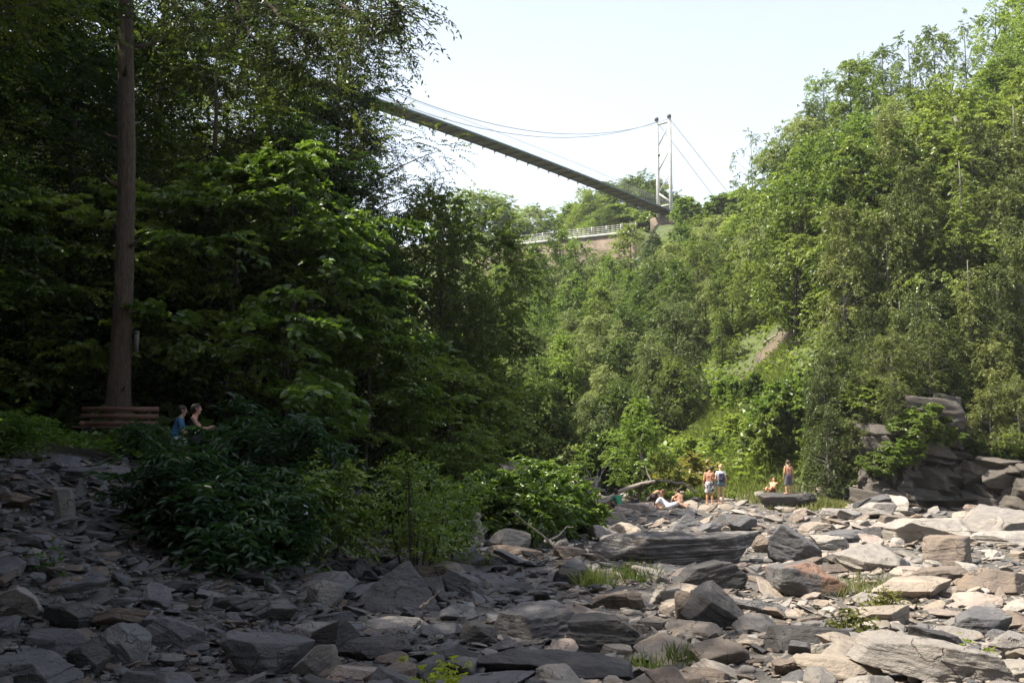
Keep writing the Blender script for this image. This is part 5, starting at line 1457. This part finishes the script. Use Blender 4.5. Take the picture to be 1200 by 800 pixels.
A3 = lambda *q: np.array(q, float)
def mir(v): return A3(-v[0], v[1], v[2])
def stand(armL=None, armR=None, stepL=(0, 0, 0), stepR=(0, 0, 0), headturn=(0, .03)):
    J = dict(pelvis=A3(0, 0, .95), waist=A3(0, -.005, 1.1), chest=A3(0, 0, 1.29), neck=A3(0, -.005, 1.46), head=A3(headturn[0] * .3, headturn[1], 1.62), face=norm(A3(headturn[0], 1, -.1)))
    for sd, st, arm in (('L', stepL, armL), ('R', stepR, armR)):
        m = (lambda v: mir(v)) if sd == 'L' else (lambda v: v)
        J['hip' + sd] = m(A3(.09, 0, .91)); J['knee' + sd] = m(A3(.1, .03, .49)) + A3(*st) * .5; J['ank' + sd] = m(A3(.11, -.02, .08)) + A3(*st); J['toe' + sd] = J['ank' + sd] + m(A3(.03, .17, -.045))
        J['sh' + sd] = m(A3(.175, -.005, 1.4))
        e_, w_, h_ = arm or (A3(.24, -.04, 1.12), A3(.25, .04, .87), A3(.24, .06, .78))
        J['el' + sd], J['wr' + sd], J['ha' + sd] = m(e_), m(w_), m(h_)
    return J
def sit(lean=.04, knee=.46, arm=None, face=(0, 1, -.1), fore=.1):
    J = dict(pelvis=A3(0, 0, .12), waist=A3(0, -.05 + lean * .2, .27), chest=A3(0, lean, .47), neck=A3(0, lean + .03 + fore * .3, .63), head=A3(0, lean + .06 + fore * .6, .78), face=norm(A3(*face)))
    for sd in 'LR':
        m = (lambda v: mir(v)) if sd == 'L' else (lambda v: v)
        J['hip' + sd] = m(A3(.09, .04, .11)); J['knee' + sd] = m(A3(.14, .4, knee)); J['ank' + sd] = m(A3(.12, .6, .08)); J['toe' + sd] = J['ank' + sd] + m(A3(.03, .17, -.04))
        J['sh' + sd] = m(A3(.175, lean + .01, .58))
        e_, w_, h_ = arm or (A3(.27, .2 + lean, .4), A3(.17, .4, .45), A3(.13, .47, .43))
        J['el' + sd], J['wr' + sd], J['ha' + sd] = m(e_), m(w_), m(h_)
    return J
def seat(lean=.0, face=(0, 1, 0), arm=None):
    J = dict(pelvis=A3(0, 0, .55), waist=A3(0, -.04, .7), chest=A3(0, lean, .9), neck=A3(0, lean + .03, 1.07), head=A3(0, lean + .06, 1.22), face=norm(A3(*face)))
    for sd in 'LR':
        m = (lambda v: mir(v)) if sd == 'L' else (lambda v: v)
        J['hip' + sd] = m(A3(.09, .03, .53)); J['knee' + sd] = m(A3(.12, .45, .52)); J['ank' + sd] = m(A3(.12, .47, .09)); J['toe' + sd] = J['ank' + sd] + m(A3(.03, .17, -.045))
        J['sh' + sd] = m(A3(.18, lean + .01, 1.01))
        e_, w_, h_ = arm or (A3(.25, .12, .76), A3(.14, .36, .7), A3(.07, .42, .7))
        J['el' + sd], J['wr' + sd], J['ha' + sd] = m(e_), m(w_), m(h_)
    return J
def bend():
    J = dict(pelvis=A3(0, -.1, .62), waist=A3(0, .03, .72), chest=A3(0, .2, .8), neck=A3(0, .34, .82), head=A3(0, .47, .8), face=norm(A3(0, .7, -.7)))
    for sd in 'LR':
        m = (lambda v: mir(v)) if sd == 'L' else (lambda v: v)
        J['hip' + sd] = m(A3(.09, -.08, .6)); J['knee' + sd] = m(A3(.12, .16, .36)); J['ank' + sd] = m(A3(.12, -.05, .08)); J['toe' + sd] = J['ank' + sd] + m(A3(.03, .17, -.045))
        J['sh' + sd] = m(A3(.17, .28, .78)); J['el' + sd], J['wr' + sd], J['ha' + sd] = m(A3(.2, .35, .5)), m(A3(.15, .42, .28)), m(A3(.13, .45, .2))
    return J
def recline():
    J = dict(pelvis=A3(0, 0, .12), waist=A3(0, -.13, .2), chest=A3(0, -.28, .33), neck=A3(0, -.38, .46), head=A3(0, -.42, .6), face=norm(A3(0, 1, .1)))
    for sd in 'LR':
        m = (lambda v: mir(v)) if sd == 'L' else (lambda v: v)
        J['hip' + sd] = m(A3(.09, .04, .11)); J['knee' + sd] = m(A3(.11, .46, .24)); J['ank' + sd] = m(A3(.1, .85, .08)); J['toe' + sd] = J['ank' + sd] + m(A3(.02, .05, .14))
        J['sh' + sd] = m(A3(.18, -.34, .43)); J['el' + sd], J['wr' + sd], J['ha' + sd] = m(A3(.26, -.48, .22)), m(A3(.24, -.34, .05)), m(A3(.23, -.26, .04))
    return J

SKIN = {}
def skin_mat(c):
    if c not in SKIN: SKIN[c] = simple('skin', c, .55, .08, 8)
    return SKIN[c]
HAIRM = {'dark': simple('dark_hair', (.025, .017, .012), .6, .3, 30), 'brown': simple('brown_hair', (.09, .05, .025), .6, .3, 30), 'blond': simple('blond_hair', (.5, .38, .2), .6, .25, 30)}
def cloth(c, name): return simple(name, c, .85, .14, 14)

def torso_prims(J, g=0.0, w=1.0):
    up = norm(J['neck'] - J['waist']); rt = norm(J['shR'] - J['shL'])
    return [(J['hipL'] * .85 + J['pelvis'] * .15, J['hipR'] * .85 + J['pelvis'] * .15, .098 * w + g, .098 * w + g), (J['pelvis'] - rt * .05, J['waist'] - rt * .045, .1 * w + g, .092 * w + g), (J['pelvis'] + rt * .05, J['waist'] + rt * .045, .1 * w + g, .092 * w + g),
            (J['waist'] - rt * .045, J['chest'] - rt * .065, .092 * w + g, .105 * w + g), (J['waist'] + rt * .045, J['chest'] + rt * .065, .092 * w + g, .105 * w + g),
            (J['shL'] * .8 + J['chest'] * .2, J['shR'] * .8 + J['chest'] * .2, .066 + g, .066 + g), (J['chest'], J['neck'], .1 + g, .052 + g)]
def limb_prims(J, sd, g=0.0, w=1.0):
    return [(J['hip' + sd], J['knee' + sd], .085 * w + g, .056 + g), (J['knee' + sd], J['knee' + sd] * .62 + J['ank' + sd] * .38, .054 + g, .055 + g), (J['knee' + sd] * .62 + J['ank' + sd] * .38, J['ank' + sd], .055 + g, .036 + g)]
def person(x, y, z, rz, J, scale, label, skin=(.42, .23, .15), hair='dark', clothes=(), res=.015, bun=False, long_hair=False, group=None):
    e = empty('person', (x, y, z), rz); e.scale = (scale,) * 3
    tag(e, label, 'person', group)
    pr = torso_prims(J)
    fc = J['face']; H = J['head']; up = norm(H - J['neck']); rt = norm(np.cross(fc, up)); up = np.cross(rt, fc)
    pr += [(J['neck'] - up * .02, H - up * .06, .055, .05), (H - fc * .02 + up * .03, H + fc * .012 + up * .02, .088, .084), (H + fc * .03 - up * .05, H + fc * .04 - up * .075, .058, .042),
           (H + fc * .092 + up * .01, H + fc * .108 - up * .022, .011, .015, .012), (H + rt * .083 - up * .01, H + rt * .088 + up * .02, .016, .018, .01), (H - rt * .083 - up * .01, H - rt * .088 + up * .02, .016, .018, .01)]
    for sd in 'LR':
        pr += limb_prims(J, sd)
        pr += [(J['ank' + sd], J['toe' + sd], .04, .03), (J['ank' + sd] + A3(0, -.03, -.03), J['toe' + sd], .034, .028)]
        pr += [(J['sh' + sd], J['el' + sd], .052, .04), (J['el' + sd], J['wr' + sd], .041, .027)]
        hd = norm(J['ha' + sd] - J['wr' + sd]); sdv = norm(np.cross(hd, [0.3, .5, .8])); nv = np.cross(hd, sdv)
        W_ = J['wr' + sd]
        pr += [(W_ + hd * .02, W_ + hd * .075 + sdv * .014, .026, .022), (W_ + hd * .02, W_ + hd * .075 - sdv * .014, .026, .022)]
        for q, ln in zip((-.03, -.01, .01, .03), (.055, .075, .08, .068)):
            k1 = W_ + hd * .085 + sdv * q; k2 = k1 + hd * ln * .5 + nv * ln * .12; k3 = k2 + hd * ln * .42 + nv * ln * .35
            pr += [(k1, k2, .0105, .0095, .006), (k2, k3, .0095, .008, .006)]
        t1 = W_ + hd * .03 + sdv * .028; t2 = t1 + hd * .03 + sdv * .03
        pr += [(t1, t2, .012, .011, .008), (t2, t2 + hd * .03 + sdv * .005 + nv * .008, .011, .009, .006)]
    sdf_obj('body', pr, skin_mat(skin), e, res)
    for sgn in (-1, 1):
        mb = MB(); v, f = ico(2); mb.add(v * .011 + (H + fc * .083 + rt * .034 * sgn + up * .018), None, f); mb.build('eye', M['steel_dark'], e, True)
    hp = [(H - fc * .03 + up * .035, H + fc * .0 + up * .04, .101, .097), (H - fc * .045 - up * .01, H - fc * .05 - up * .06, .075, .055)]
    if long_hair: hp.append((H - fc * .05 - up * .02, H - fc * .075 - up * .2, .075, .05))
    if bun: hp.append((H - fc * .09 + up * .1, H - fc * .1 + up * .11, .045, .045))
    sdf_obj('hair', hp, HAIRM[hair], e, res, cuts=[(fc * .92 - up * .5, float((fc * .92 - up * .5) @ H) + .036)])
    for (nm, mat, prims, cuts) in clothes: sdf_obj(nm, prims, mat, e, res, cuts=cuts)
    return e
def shorts(J, mat, length=.8, g=.018, top=None, name='shorts'):
    pr = torso_prims(J, g)[:3]
    for sd in 'LR':
        k_ = J['hip' + sd] * (1 - length) + J['knee' + sd] * length
        pr.append((J['hip' + sd], k_, .088 + g, .068 + g * 1.6))
    axis = norm(J['waist'] - J['pelvis'])
    cuts = [(axis, float(axis @ (J['pelvis'] * .35 + J['waist'] * .65)))]
    d_ = norm(J['kneeL'] + J['kneeR'] - J['hipL'] - J['hipR'])
    cuts.append((d_, float(d_ @ ((J['kneeL'] + J['kneeR']) / 2 * length + (J['hipL'] + J['hipR']) / 2 * (1 - length)))))
    return (name, mat, pr, cuts)
def shirt(J, mat, sleeves=.5, g=.014, name='shirt', neck=True):
    pr = torso_prims(J, g)
    if sleeves:
        for sd in 'LR': pr.append((J['sh' + sd], J['sh' + sd] * (1 - sleeves) + J['el' + sd] * sleeves, .056 + g, .05 + g))
    up = norm(J['neck'] - J['chest'])
    return (name, mat, pr, [(up, float(up @ J['neck']) - (.005 if neck else .06))])

def patterned(name, a, b, sc):
    m, nt, out = new_mat(name); p = nt.nodes.new('ShaderNodeBsdfPrincipled'); p.inputs['Roughness'].default_value = .8
    tc = nt.nodes.new('ShaderNodeTexCoord'); v = noise_(nt, sc, 2, .5, tc.outputs['Object'], 1.5)
    nt.links.new(mixc(nt, ramp_(nt, v, .47, .53), a, b), p.inputs['Base Color']); nt.links.new(p.outputs[0], out.inputs[0]); return m

def top_z(o, x, y):
    dg = bpy.context.evaluated_depsgraph_get(); dg.update()
    ok, loc, nrm, i = o.ray_cast(o.matrix_world.inverted() @ Vector((x, y, 60)), (o.matrix_world.inverted().to_3x3() @ Vector((0, 0, -1))).normalized())
    return (o.matrix_world @ loc).z if ok else None
bpy.context.view_layer.update()
def foot(px, py, rock=None):
    if rock is not None:
        x, y = rock.location.x, rock.location.y
        y -= rock.dimensions.y * .05
        x = (px - 600) / F * y
        z = top_z(rock, x, y)
        return x, y, (z if z is not None else hz(x, y)) - .01
    g_ = ground_at(px, py); return g_[0], g_[1], hz(g_[0], g_[1])

GP = 'people on the river rocks'
Jm = stand(armR=(A3(.25, .1, 1.13), A3(.12, .26, 1.24), A3(.05, .3, 1.3)), stepL=(0, .03, 0), headturn=(.45, .05))
x, y, z = foot(829, 594, COUPLEROCK)
person(x, y, z, -.15, Jm, .99, 'shirtless dark-haired man in black and white patterned shorts standing beside the woman', (.5, .24, .14), 'dark', [shorts(Jm, patterned('patterned_cloth', (.04, .04, .05), (.6, .6, .62), 7), .85, .026)], group=GP)
Jw = stand(headturn=(.1, .03))
x, y, z = foot(842, 594, COUPLEROCK)
person(x, y, z, .1, Jw, 1.0, 'blond woman in white top and short denim shorts seen from behind', (.55, .3, .2), 'blond', [shorts(Jw, cloth((.1, .16, .2), 'denim'), .3, .016), shirt(Jw, cloth((.75, .75, .76), 'white_cloth'), .35)], bun=True, group=GP)
mb = sdf_obj('backpack', [(A3(-.07, -.16, 1.08), A3(-.06, -.15, 1.3), .085, .075), (A3(.07, -.16, 1.08), A3(.06, -.15, 1.3), .085, .075), (A3(0, -.2, 1.08), A3(0, -.19, 1.16), .07, .06), (A3(-.1, -.08, 1.38), A3(-.1, .07, 1.42), .018, .018), (A3(.1, -.08, 1.38), A3(.1, .07, 1.42), .018, .018)], cloth((.035, .03, .06), 'navy_cloth'), None, .014)
mb.location = (x, y, z); mb.scale = (1, 1, 1); mb.rotation_euler = (0, 0, .1); tag(mb, 'navy backpack worn by the blond woman', 'backpack')
Jl = stand(stepR=(.04, .02, 0), stepL=(-.03, 0, 0))
x, y, z = foot(921, 577, MANROCK)
person(x, y, z, .2, Jl, .86, 'lone shirtless person in long grey shorts standing on the dark boulder', (.5, .25, .15), 'brown', [shorts(Jl, cloth((.11, .1, .12), 'grey_cloth'), 1.0, .028)], group=GP)
Js = sit(); Js2 = sit(lean=.1, fore=.2); Jb = bend(); Jr = recline()
x, y, z = foot(725, 599); person(x, y, z + .05, .7, Js, 1.0, 'dark-haired person in a green shirt sitting among the rocks', (.4, .22, .14), 'dark', [shirt(Js, cloth((.04, .22, .11), 'green_cloth'), .8), shorts(Js, cloth((.03, .03, .04), 'black_cloth'), .7)], group=GP)
x, y, z = foot(742, 599); person(x, y, z + .05, -.9, Js2, .72, 'small child in dark clothes sitting to the right of the green shirt', (.4, .22, .14), 'dark', [shirt(Js2, cloth((.03, .03, .05), 'dark_cloth'), .8), shorts(Js2, cloth((.04, .05, .09), 'blue_cloth'), .8)], group=GP)
x, y, z = foot(767, 597); person(x, y, z, -1.2, Jb, .95, 'tanned person bending forward with a hanging head beside the one in white', (.42, .2, .11), 'brown', [shorts(Jb, cloth((.06, .04, .04), 'brown_cloth'), .5)], group=GP)
x, y, z = foot(783, 597); person(x, y, z + .05, -1.9, Jr, 1.0, 'person in white clothes leaning back on the rocks', (.45, .26, .17), 'dark', [shirt(Jr, cloth((.75, .76, .8), 'white_cloth'), .7), shorts(Jr, cloth((.7, .71, .75), 'white_linen'), .95)], group=GP)
x, y, z = foot(797, 596); person(x, y, z + .08, .4, Js, .9, 'bare-chested person sitting at the end of the group near the leaning slab', (.52, .28, .18), 'dark', [shorts(Js, cloth((.05, .05, .07), 'navy_shorts'), .7)], group=GP)
x, y, z = foot(905, 588); y += 1.4; x *= y / (y - 1.4); person(x, y, hz(x, y) + .05, 2.6, Jr, 1.0, 'sunbather in red lying back behind the dark boulder, only head and shoulders showing', (.52, .26, .17), 'brown', [shorts(Jr, cloth((.3, .05, .04), 'red_cloth'), .5)], group=GP)
GS = 'people sitting by the bench'
Jd = seat(lean=-.02, face=(0, 1, .05), arm=(A3(.22, .14, .78), A3(.1, .36, .82), A3(.03, .42, .84)))
Jc = seat(lean=.04, face=(.05, 1, -.05))
by = 22.0
for (px_, JJ, rz_, lab, sk_, hr, cl) in ((229, Jd, -1.35, 'man in a black sleeveless top sitting in the shade with forearms raised', (.42, .22, .17), 'dark', None), (209, Jc, -1.2, 'person in a blue shirt sitting in the shade behind the man in black', (.4, .25, .18), 'dark', None)):
    x = gx(px_, by); z = at(px_, 470 if JJ is Jd else 472, by)[2] - 1.40
    if JJ is Jd: cl = [shirt(Jd, cloth((.012, .012, .014), 'black_vest'), 0, name='vest', neck=False), shorts(Jd, cloth((.02, .02, .025), 'black_shorts'), .9)]
    else: cl = [shirt(Jc, cloth((.035, .13, .27), 'blue_shirt'), .7), shorts(Jc, cloth((.55, .57, .6), 'pale_shorts'), .9)]
    person(x, by, z, rz_, JJ, 1.0, lab, sk_, hr, cl, res=.012, group=GS)
    SEATZ = z
# the log they sit on
ax_, ay_ = gx(200, by), by
tb = MB(); tb.tube(np.array([[-.35, 0, 0], [.2, 0, .02], [.75, 0, 0]]), [.24, .23, .22], 12)
o = tb.build('log_seat', M['bark_dark'], None, True); o.location = (ax_ + .1, ay_ + .02, SEATZ + .22); tag(o, 'thick dark log serving as a seat for the two people in the shade', 'log')

# bags and cloths
def bag(px, py, Y, s, mat, label, cat, name, sq=(1, .6, .7), seed=0):
    P_, f_ = rock_verts(700 + seed, 'boulder', s * sq[0], s * sq[1], s * sq[2], 4)
    P_ = P_ + norm(P_) * (fbm(P_ * 9 / s, 5, 3) * .07 * s)[:, None]
    o = link(name, mesh_np(name, P_, None, f_, mat, True)); q = at(px, py, Y); o.location = q
    tag(o, label, cat)
    return o
g_ = ground_at(705, 603); bag(705, 597, g_[1], .5, cloth((.03, .03, .035), 'dark_canvas'), 'dark soft bag on the rocks near the driftwood', 'bag', 'bag', seed=1)
g_ = ground_at(688, 609); bag(688, 605, g_[1], .45, cloth((.65, .68, .7), 'white_plastic'), 'white crumpled bag at the edge of the bright bush', 'bag', 'plastic_bag', seed=2)
g_ = ground_at(354, 612); bag(353, 600, 15.2, .26, cloth((.55, .6, .72), 'pale_plastic'), 'pale bluish plastic bag caught in the shaded thicket', 'bag', 'plastic_bag', (.8, .6, 1.2), 3)

# ------------------------------------------------------------------ labels of the trees: kind, zone, order within the zone
tg = {}
for e, k, zone, lab, px in PLANTED:
    if not lab: tg.setdefault((k, zone), []).append((px, e))
for (k, zone), mem in tg.items():
    mem.sort(key=lambda q: q[0])
    for i, (px, e) in enumerate(mem):
        e['label'] = '%s%s %s' % (place_word(i, len(mem)) if len(mem) < 8 else '', KIND[k], zone)

# ------------------------------------------------------------------ world, sun, camera
SUN = norm(np.array([-0.95, -0.14, 0.0])) * math.cos(R(57)) + np.array([0, 0, math.sin(R(57))])
w = bpy.data.worlds.new('World'); SC.world = w; w.use_nodes = True
nt = w.node_tree; nt.nodes.clear()
wo = nt.nodes.new('ShaderNodeOutputWorld'); bg = nt.nodes.new('ShaderNodeBackground'); sk = nt.nodes.new('ShaderNodeTexSky')
sk.sky_type = 'NISHITA'; sk.sun_disc = False; sk.sun_elevation = R(57); sk.sun_rotation = math.atan2(SUN[0], SUN[1])
sk.air_density = 1.0; sk.dust_density = 3.0; sk.ozone_density = 1.0
bg.inputs[1].default_value = 0.15
# thin summer haze over the blue, denser towards the horizon
gtc = nt.nodes.new('ShaderNodeTexCoord'); sep = nt.nodes.new('ShaderNodeSeparateXYZ'); nt.links.new(gtc.outputs['Generated'], sep.inputs[0])
hzr = nt.nodes.new('ShaderNodeMapRange'); hzr.inputs[1].default_value = 0.0; hzr.inputs[2].default_value = 0.75; hzr.inputs[3].default_value = 1.0; hzr.inputs[4].default_value = 0.3
nt.links.new(sep.outputs[2], hzr.inputs[0])
cn = noise_(nt, 1.6, 5, 0.55, gtc.outputs['Generated'], 0.6)
hf = math_(nt, 'MULTIPLY', hzr.outputs[0], math_(nt, 'MULTIPLY_ADD', cn, 0.5)); hf.node.inputs[1].links[0].from_node.inputs[2].default_value = 0.75
veil = mixc(nt, hf, (0, 0, 0), (2.3, 2.22, 2.08))
nt.links.new(mixc(nt, 1.0, mixc(nt, 1.0, sk.outputs[0], (0.6, 0.6, 0.6), 'MULTIPLY'), veil, 'ADD'), bg.inputs[0]); nt.links.new(bg.outputs[0], wo.inputs[0])
sl = bpy.data.lights.new('sun', 'SUN'); sl.energy = 4.7; sl.angle = R(0.5); sl.color = (1.0, 0.93, 0.8)
so = bpy.data.objects.new('sun', sl); COL.objects.link(so); so.location = (-40, 10, 60)
so.rotation_euler = Vector(SUN.tolist()).to_track_quat('Z', 'Y').to_euler()

hm_, nt, out = new_mat('summer_haze')
pv = nt.nodes.new('ShaderNodeVolumePrincipled'); pv.inputs['Color'].default_value = (.93, .96, 1, 1); pv.inputs['Density'].default_value = HAZE; pv.inputs['Anisotropy'].default_value = 0.25
nt.links.new(pv.outputs[0], out.inputs['Volume'])
mb = MB(); mb.box((0, 0, 0), (1500, 1900, 84)); hb = mb.build('haze', hm_); hb.location = (0, 500, 84 / 2 - 6)
tag(hb, 'thin summer haze filling the gorge', None, None, 'stuff')
cd = bpy.data.cameras.new('camera'); cd.sensor_width = 36; cd.lens = 36 * F / 1200; cd.clip_end = 5000; cd.clip_start = 0.1
co = bpy.data.objects.new('camera', cd); COL.objects.link(co); co.location = EYE.tolist(); co.rotation_euler = (R(90) + PITCH, 0, 0)
SC.camera = co
SC.view_settings.view_transform = 'Standard'; SC.view_settings.look = 'None'; SC.view_settings.exposure = 1.25; SC.view_settings.gamma = 1
cy = SC.cycles
cy.max_bounces = 7; cy.diffuse_bounces = 3; cy.glossy_bounces = 2; cy.transmission_bounces = 4; cy.transparent_max_bounces = 4
cy.use_denoising = True; cy.caustics_reflective = False; cy.caustics_refractive = False
try:
    cy.denoiser = 'OPENIMAGEDENOISE'; cy.denoising_input_passes = 'RGB_ALBEDO_NORMAL'
except Exception: pass
